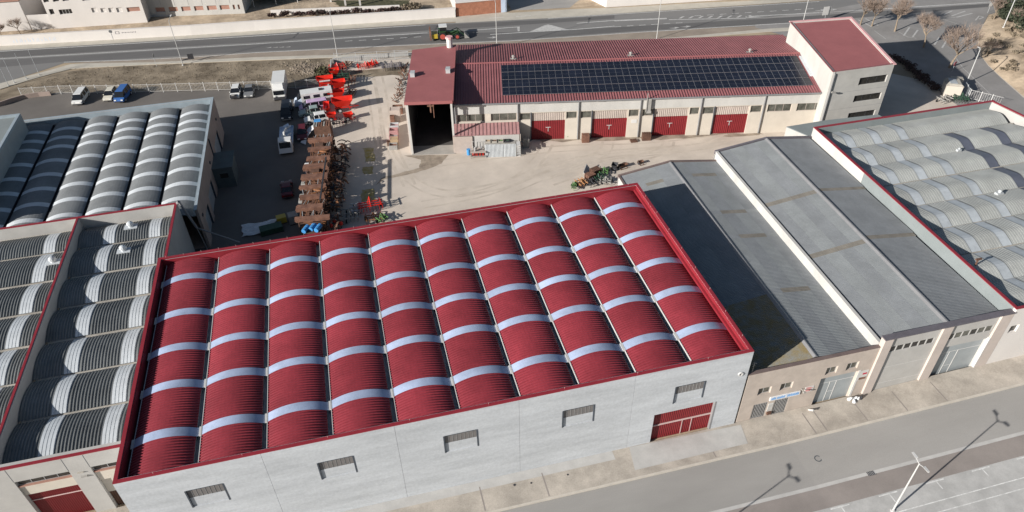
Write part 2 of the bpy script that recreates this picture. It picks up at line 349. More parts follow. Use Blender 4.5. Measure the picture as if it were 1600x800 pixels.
# roof
prof = arc_profile(5.0, 0.64, 16); proS = [(t, z+0.1) for t, z in prof]
bands = [4.35, 9.85, 14.6, 19.55, 25.15]; hw = 0.42; cuts = [0.45]+[v for q in bands for v in (q-hw, q+hw)]+[28.3]
pm = {}
for c in range(10):
    x = 0.45+5.43*c+0.215
    for k in range(6):
        a, e = cuts[2*k], cuts[2*k+1]
        if k not in pm: pm[k] = vault_mesh('vault_panel', prof, e-a, 0.30, 0.085, 'roof_red')
        put('vault_panel', pm[k], HALL, (x, a, 9.68))
    for k in range(5):
        if 's' not in pm: pm['s'] = vault_mesh('skylight', [(-0.2, 0.04)]+proS+[(5.2, 0.04)], 2*hw+0.1, 1, 0, 'skylight', flat=True); pm['s'].polygons.foreach_set('use_smooth', [True]*len(pm['s'].polygons))
        put('skylight', pm['s'], HALL, (x, bands[k]-hw-0.05, 9.68+0.012))
        if 'c' not in pm: q = MB(); q.box(-.19, -.03, 0, 2*hw+.1, .02, .15); q.box(.02, .05, 0, 2*hw+.1, .1, .17); pm['c'] = q.build('end_cap', 'frame_white', HALL, (x, bands[k]-hw-.05, 9.68)).data
        else: put('end_cap', pm['c'], HALL, (x, bands[k]-hw-0.05, 9.68))
for c in range(11):
    x = 0.45+5.43*c; b = MB(); b.m = 0
    b.box(x-0.25, x+0.25, 0.44, 28.5, 9.16, 9.22); b.box(x-0.30, x-0.26, 0.44, 28.5, 9.17, 9.62); b.m = 1; b.box(x+0.185, x+0.235, 0.44, 28.5, 9.17, 9.81)
    b.build('gutter', ['gutter', 'frame_white'], HALL)
b = MB(); b.box(0.31, 0.35, 0.45, 28.5, 9.3, 10.55); b.box(W1-0.32, W1-0.31, 0.48, 28.4, 9.3, 10.55); b.box(W1-.56, W1-.33, .48, 28.4, 9.2, 10.08); b.box(0.36, W1-0.34, 28.42, 28.48, 9.3, 10.55); b.box(0.36, W1-0.34, 0.43, 0.47, 9.3, 10.5)
# end closures of the vaults
b.build('parapet_lining', 'coping_red', HALL)
b = MB(); coping(b, [(0.15, 0.17), (W1-0.15, 0.17), (W1-0.15, D1-0.17), (0.15, D1-0.17)], 0.32, H1-0.02, H1+0.09, True); b.build('coping', 'coping_red', HALL)
for k in range(46):
    q = MB(); q.tube((0, 0, 0), (0, 0, 0.2), 0.012, 4); q.box(-0.03, 0.03, -0.012, 0.012, 0.19, 0.21) if k == 0 else None
    if k == 0: pin = q.build('coping_pin', 'door_trim', HALL, (0.8, D1-0.17, H1+0.09)); continue
    if k < 30: put('coping_pin', pin.data, HALL, (0.8+k*1.83, D1-0.17, H1+0.09))
    elif k < 38: put('coping_pin', pin.data, HALL, (W1-0.15, 2+(k-30)*3.4, H1+0.09))
    else: put('coping_pin', pin.data, HALL, (3+(k-38)*6.8, 0.17, H1+0.09))

# ================================================================= 2. grey ribbed warehouse left of it (two bays)
B2 = thing('warehouse', 'grey vaulted warehouse with red edging and curved white bands left of the red roofed hall', 'warehouse', (-60, 45.2, 0))
H2, D2 = 8.3, 37.5; XR = 36.6; XM = 25.1
T2 = frameT((0, 0), (XR, 0))
ops = [(26.6, 30.95, -1, 6.5), (32.65, 36.3, -1, 6.5), (12, 16.5, -1, 6.5)]
b = MB(); wall(b, (0, 0), (XR, 0), 0, H2-.02, 0.7, ops); b.build('wall', 'wall_grey', B2)
b = MB(); wall(b, (XR, 0.71), (XR, D2), 0, H2-.02, 0.3); wall(b, (XR-.31, D2), (0, D2), 0, H2-.02, 0.3); b.box(0, XR-.35, 1, D2-.4, 0.05, .1)
b.build('side_wall', 'wall_grey', B2)
for j in (27.0-.4, 30.95, 32.65):   # panel joints
    b = MB(); b.box(j-.02, j+.02, -0.006, 0.02, 6.55, H2-.05); b.build('joint', 'reveal_dark', B2)
for a, c in ((26.62, 30.93), (32.67, 36.28)):
    b = MB(); b.T = T2; b.box(a, c, -0.35, -0.15, 4.35, 5.62); b.build('lintel', 'wall_cream', B2)
    b = MB(); b.T = T2; b.box(a, c, -0.35, -0.05, 5.62, 5.74); b.build('sill', 'terracotta', B2)
simple_window(B2, T2, 26.64, 30.92, 5.75, 6.48, 0.22, 4)
simple_window(B2, T2, 32.68, 36.28, 5.75, 6.48, 0.22, 3)
b = MB(); b.T = lambda s, t, z: (s, 0.4-t, z); ribpanel(b, 26.64, 30.92, 3.25, 4.33, 0, .18, .03); d = b.build('door', 'door_red', B2)
b = MB(); b.T = lambda s, t, z: (s, 0.4-t, z); ribpanel(b, 26.64, 30.92, 0.05, 3.15, 0, .18, .03); b.build('door_leaf', 'door_red', d)
b = MB(); b.box(26.64, 30.92, 0.33, 0.41, 3.16, 3.24); b.build('rail', 'door_trim', d)
b = MB(); b.box(32.68, 36.28, 0.3, 0.34, 2.3, 4.34); b.build('wall_infill', 'wall_cream', B2)
b = MB(); b.T = lambda s, t, z: (s, 0.4-t, z); ribpanel(b, 32.7, 34.2, 0.05, 2.28, 0, .18, .03); b.build('side_door', 'rust_dark', B2, label='small dark maroon side door')
b = MB(); b.box(34.2, 36.28, 0.3, 0.34, 0.05, 2.29); b.build('wall_infill', 'wall_tan', B2)
b = MB(); b.box(31.6, 32.1, -0.16, -0.002, 5.5, 5.62); b.build('wall_lamp', 'steel_grey', B2)
b = MB(); b.box(31.5, 32.0, -0.12, -0.002, 6.1, 6.16); b.build('cable_tray', 'gutter_tan', B2)
prof2 = arc_profile(4.8, 0.5, 12)
ym = [1.3, 6.6, 11.75, 17.0, 22.25, 27.5, 32.9, 37.15]; mesh2 = {}
def seg2(x0, x1, y, ln, material, nm):
    if x1-x0 < .1: return
    key = (round(x1-x0, 2), round(ln, 1), material)
    if key not in mesh2: mesh2[key] = vault_mesh(nm, [(t*(ln-.3)/4.8, z) for t, z in prof2], x1-x0, 0.29, 0.08 if material == 'roof_grey' else .05, material, axis='x', wide=material != 'roof_grey')
    put(nm, mesh2[key], B2, (x0, y+0.15, 6.7+(0.03 if 'sky' in nm else 0)))
for k in range(7):
    y, ln = ym[k], ym[k+1]-ym[k]; r = XR-0.33
    for a, c, mt in ((XM+.23, 28.2, 0), (28.2, 29.5, 1), (29.5, 33.4, 0), (33.4, 34.7, 1), (34.7, r, 0), (16.0, 21.6, 0), (21.6, 22.9, 1), (22.9, XM-.23, 0), (14.7, 16.0, 1), (9, 14.7, 0), (7.7, 9, 1), (0.3, 7.7, 0)):
        seg2(a, c, y, ln, 'skylight_white' if mt else 'roof_grey', 'skylight' if mt else 'vault_panel')
for k in range(8):
    b = MB(); b.box(XM+.55, XR-.4, ym[k]-.17, ym[k]+.17, 6.5, 6.69); b.box(0.3, XM-.3, ym[k]-.17, ym[k]+.17, 6.5, 6.69); b.build('gutter', 'gutter_tan', B2)
b = MB(); b.box(XM+.3, XR-.3, .7, D2-.3, 6.3, 6.45); b.box(0.3, XM-.3, .7, D2-.3, 6.3, 6.45); b.build('roof_deck', 'wall_grey', B2)
b = MB(); b.box(XM-.1, XM+.2, 0.71, D2-.31, 6.46, H2-.02); b.build('parapet', 'wall_grey', B2)
b = MB(); coping(b, [(0, 0.15), (XR-.12, 0.15), (XR-.12, D2-.15), (0, D2-.15)], 0.3, H2-.02, H2+.07); b.box(XM-.12, XM+.12, 0.34, D2-.34, H2-.015, H2+.066); b.build('coping', 'coping_red', B2)
def dome_vent(parent, x, y, z, sc=1, m='skylight_white', hood=True):
    b = MB(); b.box(x-.75*sc, x+.75*sc, y-.45*sc, y+.45*sc, z-.25, z+.05); o = b.build('roof_vent', m, parent)
    b = MB(); R = .42*sc; n = 10; rings = []
    b.tube((x, y, z+.04), (x, y, z+.4*sc), R*.7, n)
    for k in range(4):
        a = k*pi/2/3.6; rings.append([b.p(x+R*cos(a)*cos(2*pi*i/n), y+R*cos(a)*sin(2*pi*i/n), z+.38*sc+R*sin(a)*.9) for i in range(n)])
    for r0, r1 in zip(rings[:-1], rings[1:]):
        for i in range(n): b.fi([r0[i], r0[(i+1) % n], r1[(i+1) % n], r1[i]])
    b.fi(rings[-1]); b.fi(rings[0][::-1]); b.build('cowl', m, o)
dome_vent(B2, 31.2, 35.2, 7.3); dome_vent(B2, 31.1, 30.4, 7.3); dome_vent(B2, 23.5, 30.3, 7.3)
b = MB(); b.tube((37.0, 37.0, 8.6), (38.0, 36.8, 4.6), .16, 8); b.tube((38.0, 36.8, 4.6), (43.2, 33.6, 3.6), .08, 6); b.tube((36.7, 37.2, 8.4), (37.0, 37.0, 8.7), .2, 8); b.tube((38, 36.8, 4.7), (39.2, 34.4, .1), .05, 5); b.build('exhaust_pipe', 'downpipe', B2)

# ================================================================= 3. grey vaulted warehouse at far left
B3 = thing('warehouse', 'grey vaulted warehouse with light blue edging and many thin white bands beside the parking yard', 'warehouse', (-21.6, 83.6, 0))
H3, D3 = 6.5, 31.7
T3 = frameT((0, 0), (0, D3))
ops = [(21.0, 26.6, -1, 3.4), (7.6, 12.2, -1, 3.2), (2.4, 5.9, -1, 3.2)]
b = MB(); wall(b, (0, 0), (0, D3), 0, H3-.02, .35, ops); b.build('wall', 'wall_tan', B3)
b = MB(); wall(b, (-.36, D3), (-45, D3), 0, H3-.02, .35); b.box(-45, -.4, .1, D3-.4, .05, .1); b.build('rear_wall', 'wall_tan', B3)
for a, c, _, z in ops:
    for i in range(2):
        b = MB(); b.T = T3; b.box(a+(c-a)/2*i+.02, a+(c-a)/2*(i+1)-.02, -.3, -.22, .03, z-.02); b.build('shutter', 'shutter_grey', B3)
    b = MB(); b.T = T3; b.box(c-.12, c+.02, -.33, .02, .03, z); b.build('door_post', 'reveal_dark', B3)
for s_ in (1.2, 14.5, 27.9):
    b = MB(); b.T = T3; b.box(s_, s_+.45, .001, .14, 4.3, 4.6); b.build('wall_lamp', 'reveal_dark', B3)
b = MB(); b.box(.01, .16, 18.4, 18.56, .1, 6.3); b.build('downpipe', 'reveal_dark', B3)
prof3 = arc_profile(4.25, 0.52, 12); c3 = [3.6, 7.3, 11.1, 14.8, 18.6, 22.6, 25.3, 28.1]; h3 = .42
cu = [-.3]+[v for q in c3 for v in (q-h3, q+h3)]+[30.9]; m3 = {}
for c in range(8):
    x = -0.75-4.65*c-4.25
    for k in range(9):
        a, e = cu[2*k], cu[2*k+1]; key = round(e-a, 2)
        if key not in m3: m3[key] = vault_mesh('vault_panel', prof3, e-a, .25, .03, 'roof_grey_dark')
        put('vault_panel', m3[key], B3, (x, a, 5.55))
    for q in c3:
        if 's' not in m3: m3['s'] = vault_mesh('skylight', [(t, z+.03) for t, z in prof3], 2*h3+.06, .25, .02, 'skylight_white')
        put('skylight', m3['s'], B3, (x, q-h3-.03, 5.56))
    b = MB(); b.box(x-.42, x+.02, -.3, 31.0, 5.15, 5.25); b.box(x-.42, x-.38, -.3, 31.0, 5.25, 5.56); b.box(x-.04, x+.02, -.3, 31, 5.25, 5.56); b.build('gutter', 'steel_black', B3)
b = MB(); b.box(-.85, -.36, -.3, 31.3, 5.5, 5.6); b.box(-40, -.36, 30.9, 31.34, 5.5, 5.6); b.build('roof_deck', 'roof_grey_dark', B3)
b = MB(); coping(b, [(-.15, -.3), (-.15, D3-.15), (-45, D3-.15)], .3, H3-.02, H3+.08); b.box(-.42, -.37, -.3, 31.3, 5.6, H3-.02); b.box(-45, -.43, 31.28, 31.33, 5.6, H3-.02); b.build('coping', 'coping_blue', B3)
b = MB(); b.box(.02, 2.8, 14.6, 19.2, 0, 3.3); o = b.build('utility_cabin', 'cabin_green_shaded', B3)
b = MB(); b.box(-.0, 2.95, 14.5, 19.3, 3.3, 3.42); b.build('roof', 'cabin_green_shaded', o); b = MB(); b.box(.9, 2.0, 14.52, 14.6, 1.7, 2.4); b.build('louvre', 'window_dark', o)
# tall blue-grey block at frame edge
BL = thing('workshop', 'taller flat roofed block with pale blue parapet at the left edge', 'building', (-48.4, 112.5, 0))
b = MB(); b.box(-30, 0, -26, 0, 0, 8.6); b.build('wall', 'shutter_grey', BL)
b = MB(); b.box(-29.6, -.4, -25.6, -.4, 8.61, 8.66); b.build('roof', 'wall_bluegrey', BL)
b = MB(); coping(b, [(0-.2, -26), (-.2, -.2), (-30, -.2)], .4, 8.6, 9.0); b.build('coping', 'coping_blue', BL)

# ================================================================= 4. beige building with fibre cement gable roof
def sheets(parent, x0, z0, x1, z1, y0, y1, cols, ycuts, mats, k, nm='roof_sheet'):
    """fibre-cement roof slope from (x0,z0) to (x1,z1), ribs down the slope, in overlapping courses; local y0..y1"""
    for ci in range(cols):
        xa = x0+(x1-x0)*ci/cols; xb = x0+(x1-x0)*(ci+1)/cols; za = z0+(z1-z0)*ci/cols; zb = z0+(z1-z0)*(ci+1)/cols
        up = 0.02 if (z1 > z0) else 0.02
        for yi in range(len(ycuts)-1):
            a, e = ycuts[yi], ycuts[yi+1]; mt = mats[(yi) % len(mats)] if callable(mats) is False else mats(ci, yi)
            lo, hi = (za+.008, zb) if z1 > z0 else (za, zb+.008)
            me = vault_mesh(nm, [(0, lo), (xb-xa, hi)], e-a, .22, .035, mt)
            ob = put('translucent_strip' if mt == 'asbestos_brown' else nm, me, parent, (xa+k*(a+e)/2, a, 0))
B4 = thing('workshop', 'beige workshop with grey gable roof half in the shadow of the red roofed hall', 'building', (32.15, 39.6, 0))
K4 = 0.02; W4, D4 = 14.4, 37.2; H4 = 7.2
T4 = lambda s, t, z: (s, -t, z)
wn = [(1.55, 2.95, 3.8, 4.8), (3.95, 5.3, 3.8, 4.8), (8.7, 9.95, 4.7, 5.75), (11.0, 12.3, 4.7, 5.75)]
ops = wn+[(1.5, 3.1, .15, 2.4), (3.85, 5.4, .1, 2.4), (8.45, 12.7, -1, 4.25)]
b = MB(); wall(b, (0, 0), (14.2, 0), 0, H4-.02, .4, ops); b.build('wall', 'wall_beige', B4)
b = MB(); b.T = sheared(K4); wall(b, (0, D4), (0, .42), 0, 6.35, .3); wall(b, (14.4, D4), (0, D4), 0, 6.3, .3); b.box(.4, 14.3, .5, D4-.4, .03, .06); b.build('side_wall', 'wall_white', B4)
for w in wn: simple_window(B4, T4, w[0]+.01, w[1]-.01, w[2], w[3], .2, 2, 'window_mixed', 'frame_grey', .05)
for s0, s1, z0, z1 in ((1.5, 3.1, .15, 2.4), (3.85, 5.4, .1, 2.4)):
    b = MB(); b.T = T4; b.box(s0, s1, -.12, -.08, z0, z1); g = b.build('barred_window', 'window_dark', B4)
    for i in range(9):
        x = s0+(s1-s0)*(i+.5)/9; b = MB(); b.T = T4; b.box(x-.02, x+.02, -.05, -.02, z0, z1); b.build('bar', 'frame_grey', g)
    b = MB(); b.T = T4; [b.box(s0, s1, -.08, -.06, z0+(z1-z0)*q, z0+(z1-z0)*q+.05) for q in (.05, .93)]; b.build('grille_rail', 'frame_grey', g)
b = MB(); b.T = T4; b.box(3.2, 3.75, .0, .03, .9, 2.1); sg = b.build('notice_board', 'frame_white', B4)
b = MB(); b.T = T4; [b.box(3.27, 3.68, .03, .034, 1.0+q*.16, 1.06+q*.16) for q in range(6)]; b.build('lettering', 'steel_grey', sg)
b = MB(); b.T = T4; b.box(3.25, 3.7, .0, .18, .45, .8); b.build('letter_box', 'rust_dark', B4)
b = MB(); b.T = T4; b.box(3.1, 6.4, .02, .12, 2.62, 3.15); sg = b.build('shop_sign', 'plastic_white', B4)
for s0, s1 in ((3.25, 3.75), (3.85, 4.75), (5.0, 5.35), (5.4, 6.2)):
    b = MB(); b.T = T4; x = s0
    while x < s1: b.box(x, x+.09, .12, .126, 2.72, 2.98+.06*((x*37) % 2)); x += .13
    b.build('lettering', 'banner_blue', sg)
b = MB(); b.T = T4; b.box(4.6, 6.3, .12, .123, 2.99, 3.12); b.build('stripe', 'car_paleblue', sg)
b = MB(); b.T = T4; b.box(6.95, 7.9, .0, .04, 2.7, 3.45); sg = b.build('wall_sign', 'frame_white', B4)
b = MB(); b.T = T4; [b.box(7.05, 7.6+.2*(q % 2), .04, .045, 2.8+q*.13, 2.85+q*.13) for q in range(5)]; b.build('lettering', 'impl_red', sg)
b = MB(); b.T = T4; b.tube((6.5, 0, 3.35), (6.5, .5, 3.4), .05); b.box(6.4, 6.65, .4, .6, 3.32, 3.46); b.build('wall_lamp', 'steel_grey', B4)
def metal_gate(parent, T, s0, s1, z1, zt, depth, wicket):
    """grey sheet metal gate: fixed top panel, leaves split by the wicket door"""
    b = MB(); b.T = T; b.box(s0, s1, -depth-.06, -depth, zt, z1); g = b.build('gate', 'shutter_grey', parent)
    for a, c in ((s0, wicket[0]), (wicket[0]+.05, wicket[1]-.05), (wicket[1], s1)):
        b = MB(); b.T = T; b.box(a, c, -depth-.06, -depth-.01, .03, zt-.06); b.build('gate_leaf', 'shutter_grey', g)
    b = MB(); b.T = T; b.box(s0, s1, -depth-.03, -depth+.02, zt-.06, zt); 
    for x in wicket: b.box(x-.03, x+.03, -depth-.02, -depth+.015, .03, zt-.06)
    b.box(wicket[0]+.1, wicket[1]-.1, -depth-.005, -depth+.01, 1.5, 1.55); b.build('rail', 'frame_white', g)
metal_gate(B4, T4, 8.47, 12.68, 4.25, 3.1, .3, (10.0, 10.75))
b = MB(); b.T = T4; b.box(12.7, 12.95, -.0, .03, .1, 4.3); b.build('door_jamb', 'frame_white', B4)
b = MB(); b.T = T4; b.box(13.0, 13.9, .0, .03, 2.7, 4.1); ps = b.build('poster', 'frame_white', B4, label='small poster board beside the roller gate')
b = MB(); b.T = T4; b.box(13.3, 13.8, .03, .034, 3.5, 3.75); b.build('print', 'sign_red', ps); b = MB(); b.T = T4; b.box(13.05, 13.85, .03, .034, 2.75, 3.1); b.build('print', 'rust', ps)
XRG = 7.3
def m4(ci, yi): return 'asbestos_brown' if yi in (1, 5) and ci in (1, 2) else ('asbestos' if ci % 2 else 'asbestos_b')
def m4b(ci, yi):
    if yi in (1, 3, 5, 7) and 1 <= ci <= 2: return 'asbestos_brown'
    return 'asbestos_b' if (ci+yi) % 2 else 'asbestos'
yc = [.45, 9.8, 10.5, 19.6, 20.3, 24.6, 25.3, 33.2, 33.9, 37.0]
sheets(B4, .3, 6.3, XRG, 7.3, 0, 0, 3, yc, lambda ci, yi: ('asbestos_brown' if (yi == 7 and ci == 1) else ('lichen' if yi == 0 else ('asbestos' if ci % 2 else 'asbestos_b'))), K4)
sheets(B4, XRG, 7.3, 14.3, 6.3, 0, 0, 4, yc, m4b, K4)
b = MB(); b.T = sheared(K4); b.hexa([(XRG-.3, .45, 7.27), (XRG+.3, .45, 7.27), (XRG+.3, D4-.1, 7.27), (XRG-.3, D4-.1, 7.27)], [(XRG-.05, .45, 7.42), (XRG+.05, .45, 7.42), (XRG+.05, D4-.1, 7.42), (XRG-.05, D4-.1, 7.42)]); b.build('ridge_cap', 'downpipe', B4)
b = MB(); b.box(0, 14.15, .0, .38, H4-.02, H4+.07); b.build('coping', 'coping_brown', B4)
b = MB(); b.T = sheared(K4)
for a, c, za, zc in ((-.05, XRG, 6.42, 7.46), (XRG, 14.3, 7.46, 6.42)): b.hexa([(a, D4-.3, za-.5), (c, D4-.3, zc-.5), (c, D4, zc-.5), (a, D4, za-.5)], [(a, D4-.3, za), (c, D4-.3, zc), (c, D4, zc), (a, D4, za)])
b.build('gable_coping', 'coping_brown', B4)
b = MB(); b.T = sheared(K4); b.box(-.08, .22, .42, D4-.32, 6.34, 6.42); b.build('side_coping', 'coping_brown', B4)
b = MB(); b.tube((.45, .3, 7.2), (.45, .3, 8.6), .03, 5); b.tube((.2, .3, 8.4), (.7, .3, 8.4), .02, 4); b.tube((.3, .3, 8.1), (.6, .3, 8.1), .02, 4); b.build('antenna', 'steel_grey', B4)

# ================================================================= 5. grey building, taller
B5 = thing('workshop', 'grey workshop with wide gable roof, small square windows in a row and sloping street front', 'building', (46.3, 39.6, 0))
K5 = 0.022; D5, H5 = 37.8, 8.4; T5 = T4
wn5 = [(1.15+i*.86, 1.15+i*.86+.76, 6.2, 6.95) for i in range(6)]+[(7.85+i*.9, 7.85+i*.9+.8, 6.15, 6.95) for i in range(6)]
ops = wn5+[(7.85, 13.3, -1, 5.0)]
b = MB(); wall(b, (1.0, -.0), (13.5, -.0), 0, H5-.02, .35, [(o[0]-1, o[1]-1, o[2], o[3]) for o in ops]); b.build('wall', 'wall_grey', B5)
for a, c in ((0, 1.0), (6.65, 7.8), (13.4, 14.8)):
    b = MB(); b.box(a, c, -.22, -.003, 0, H5-.03) if a else b.box(a, c-.003, -.22, .35, 0, H5-.03); b.build('pilaster', 'wall_pink', B5)
b = MB(); b.T = sheared(K5); wall(b, (0, D5), (0, .4), 0, 7.5, .3); wall(b, (14.6, D5), (0, D5), 0, 7.4, .3); b.box(.4, 14.3, .5, D5-.4, .03, .06); b.build('side_wall', 'wall_white', B5)
for i, w in enumerate(wn5): simple_window(B5, T5, w[0]+.01, w[1]-.01, w[2], w[3], .03, 1, 'window_mixed' if i in (7, 8, 10, 11) else 'window_dark', 'frame_grey', .03)
metal_gate(B5, T5, 7.87, 13.28, 5.0, 3.75, .3, (9.6, 10.6))
for z in (1.4, 3.85): 
    b = MB(); b.box(1.02, 6.63, -.008, .01, z, z+.03); b.build('panel_joint', 'frame_white', B5)
b = MB(); b.box(13.28, 13.42, -.24, .1, 0, 5.2); b.build('door_jamb', 'frame_white', B5)
yc5 = [.45, 13.7, 14.45, 24.0, 24.75, 37.4]
sheets(B5, .3, 7.35, 7.5, 8.3, 0, 0, 4, yc5, lambda ci, yi: 'asbestos_brown' if yi in (1, 3) and ci < 4 else ('asbestos' if ci % 2 else 'asbestos_b'), K5)
sheets(B5, 7.5, 8.3, 14.5, 7.35, 0, 0, 4, [.45, 14.3, 14.95, 24.3, 24.9, 37.4], lambda ci, yi: 'asbestos_brown' if yi in (1, 3) else ('asbestos_b'), K5)
b = MB(); b.T = sheared(K5); b.hexa([(7.15, .45, 8.27), (7.85, .45, 8.27), (7.85, D5-.1, 8.27), (7.15, D5-.1, 8.27)], [(7.42, .45, 8.44), (7.58, .45, 8.44), (7.58, D5-.1, 8.44), (7.42, D5-.1, 8.44)]); b.build('ridge_cap', 'downpipe', B5)
b = MB(); b.box(-.06, 14.9, -.28, .4, H5-.02, H5+.1); b.build('coping', 'coping_slate', B5)
b = MB(); b.T = sheared(K5)
for a, c, za, zc in ((-.05, 7.5, 7.55, 8.5), (7.5, 14.6, 8.5, 7.55)): b.hexa([(a, D5-.3, za-.5), (c, D5-.3, zc-.5), (c, D5, zc-.5), (a, D5, za-.5)], [(a, D5-.3, za), (c, D5-.3, zc), (c, D5, zc), (a, D5, za)])
b.build('gable_coping', 'coping_slate', B5)
b = MB(); b.T = sheared(K5); b.box(-.06, .3, .42, D5-.32, 7.48, 7.56); b.build('side_coping', 'wall_white', B5)
b = MB(); b.T = sheared(K5); b.box(.3, .5, .45, D5-.32, 7.38, 7.44); b.build('flashing', 'steel_black', B5)

# ================================================================= 6. right warehouse with folded vaults
B6 = thing('warehouse', 'wide light grey warehouse with folded ribbed vaults and red edging at the right edge', 'warehouse', (61.1, 39.4, 0))
K6 = 0.02; D6, H6, W6 = 38.0, 8.85, 45
b = MB(); wall(b, (-.02, 0), (W6, 0), 0, H6-.02, .35, [(.55, 1.6, 5.35, 6.4), (6, 7, 5.35, 6.4)]); b.build('wall', 'wall_stucco', B6)
simple_window(B6, T5, .56, 1.59, 5.35, 6.4, .2, 1)
simple_window(B6, T5, 6.01, 6.99, 5.35, 6.4, .2, 1)
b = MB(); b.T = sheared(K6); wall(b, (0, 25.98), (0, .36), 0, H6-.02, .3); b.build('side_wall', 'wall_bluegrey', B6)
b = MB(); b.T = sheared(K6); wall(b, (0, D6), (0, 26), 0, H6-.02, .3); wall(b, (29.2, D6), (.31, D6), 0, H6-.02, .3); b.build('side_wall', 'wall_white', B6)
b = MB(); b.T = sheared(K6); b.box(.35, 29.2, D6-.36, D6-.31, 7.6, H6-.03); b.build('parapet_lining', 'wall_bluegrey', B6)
b = MB(); wall(b, (31, 31.5), (29.9, 38.0), 0, H6-.02, .3); wall(b, (34.5, 10), (31.05, 31.4), 0, H6-.02, .3); b.build('right_wall', 'wall_grey', B6)
pf = [(0.1, 0), (.95, .4), (1.5, .6), (1.85, .66), (2.3, .62), (3.0, .45), (4.68, 0.0)]
y6 = [.5, 5.1, 9.9, 14.6, 19.3, 24.1, 28.6, 33.3]; m6 = {}
for k, y in enumerate(y6):
    x0 = .45+K6*y; xr = 29.3+.3*max(0, (37-y-4)/8)
    cutsx = [(x0, 3.6, 0), (3.6, 4.9, 1), (4.9, 7.7, 0), (7.7, 9.0, 1), (9.0, 11.8, 0), (11.8, 13.1, 1), (13.1, 18.3, 0), (18.3, 19.8, 2), (19.8, 24.2, 0), (24.2, 25.7, 2), (25.7, xr, 0)]
    if k == 7: cutsx = cutsx[:6]+[(13.1, xr, 0)]
    for a, c, t in cutsx:
        key = (round(c-a, 2), t)
        if key not in m6: m6[key] = vault_mesh('vault_panel', pf, c-a, .35, .1 if not t else .02, ('roof_fold', 'skylight_blue', 'skylight_dark')[t], axis='x', flat=bool(t), wide=True)
        put('skylight' if t else 'vault_panel', m6[key], B6, (a, y, 7.62+(.05 if t else 0)))
for y in y6+[38-0.75]:
    b = MB(); b.box(.4+K6*y, 30, y-.13, y+.17, 7.5, 7.64); b.build('gutter', 'gutter_tan', B6)
b = MB(); b.box(1.0, 29, 37.4, 37.7, 7.5, 7.6); b.build('roof_deck', 'roof_fold', B6)
b = MB(); b.T = sheared(K6); coping(b, [(.14, .2), (.14, D6-.15), (29.3, D6-.15)], .34, H6-.02, H6+.07); b.build('coping', 'coping_red', B6)
b = MB(); coping(b, [(29.95, 37.9), (31.1, 31.5), (34.6, 10)], .36, H6-.02, H6+.065); b.box(.35, W6, .02, .34, H6-.02, H6+.06); b.build('right_coping', 'coping_red', B6)
for x, y, s_ in ((17.0, 28.6, .4), (14.6, 18.6, .6)): dome_vent(B6, x, y, 8.1, s_, 'galv')
b = MB(); b.tube((24.0, 22.0, 8.3), (24.0, 22.0, 9.8), .12, 6); b.box(23.6, 24.4, 21.9, 22.1, 9.8, 9.95); b.build('roof_pipe', 'rust', B6, label='rusty T shaped pipe')
b = MB(); b.tube((1.6, 7.4, 8.2), (1.6, 7.4, 9.2), .1, 6); b.box(1.3, 2.0, 7.3, 7.5, 9.1, 9.25); b.build('roof_pipe', 'rust_dark', B6)

# ================================================================= 7. long red workshop with solar panels
RZ = radians(-11.8)
B7 = thing('workshop', 'long low workshop with ribbed red roof and a field of dark solar panels', 'building', (15.2, 101.6, 0), RZ)
L7, D7 = 58.6, 22.2; T7 = T4
pipes = [0.05, 9.85, 19.4, 29.15, 38.75, 48.75]; doors = [(12.0, 17.35), (21.65, 27.25), (31.45, 36.95), (41.1, 46.6)]
ops = [(a, c, -1, 4.95) for a, c in doors]+[(.3, 4.6, 3.75, 5.05), (5.6, 9.65, 3.75, 5.05), (49.5, 53.3, 3.75, 5.05), (54.2, 58.6, 3.75, 5.05)]
ops += [(10.1, 11.85, 3.75, 4.95), (17.5, 19.2, 3.75, 4.95), (19.75, 21.5, 3.75, 4.95), (27.4, 29.0, 3.75, 4.95), (29.6, 31.3, 3.75, 4.95), (37.1, 38.6, 3.75, 4.95), (39.2, 40.95, 3.75, 4.95), (46.8, 48.6, 3.75, 4.95)]
b = MB(); wall(b, (0, 0), (L7, 0), 0, 5.1, .35, ops); b.build('wall', 'wall_cream', B7)
b = MB(); b.box(0, L7, -.04, .3, 5.1, 6.93); b.build('fascia_wall', 'wall_white', B7)
b = MB(); wall(b, (L7, D7), (0, D7), 0, 6.9, .3); wall(b, (0, D7), (0, 0.4), 0, 6.9, .3); b.box(.4, L7, .4, D7-.4, .03, .06); b.build('rear_wall', 'wall_cream', B7)
for o in ops[4:]: simple_window(B7, T7, o[0]+.01, o[1]-.01, o[2], o[3], .15, max(1, round((o[1]-o[0])/1.4)), 'window_mixed', 'corr_beige', .05)
for a, c in doors:
    b = MB(); b.T = lambda s, t, z: (s, .25-t, z); ribpanel(b, a, c, 3.45, 4.93, 0, .3, .04); b.build('door_header', 'corr_beige', B7)
    mid = (a+c)/2
    for p0, p1 in ((a, mid-.03), (mid+.03, c)):
        b = MB(); b.T = lambda s, t, z: (s, .25-t, z); ribpanel(b, p0, p1, .03, 3.43, 0, .3, .04); d = b.build('door_leaf', 'door_red', B7)
    b = MB(); b.T = lambda s, t, z: (s, .25-t, z); b.box(mid-.4, mid+.4, .05, .09, 2.2, 2.27); b.box(mid-.03, mid+.03, .05, .1, 1.5, 2.2); b.build('bolt', 'frame_white', B7)
    b = MB(); b.box(a-.16, a-.002, -.03, .2, 0, 5.05); b.build('door_post', 'reveal_dark', B7)
for s_ in pipes:
    b = MB(); b.tube((s_, -.18, 0.1), (s_, -.18, 6.85), .1, 6); b.build('downpipe', 'downpipe', B7)
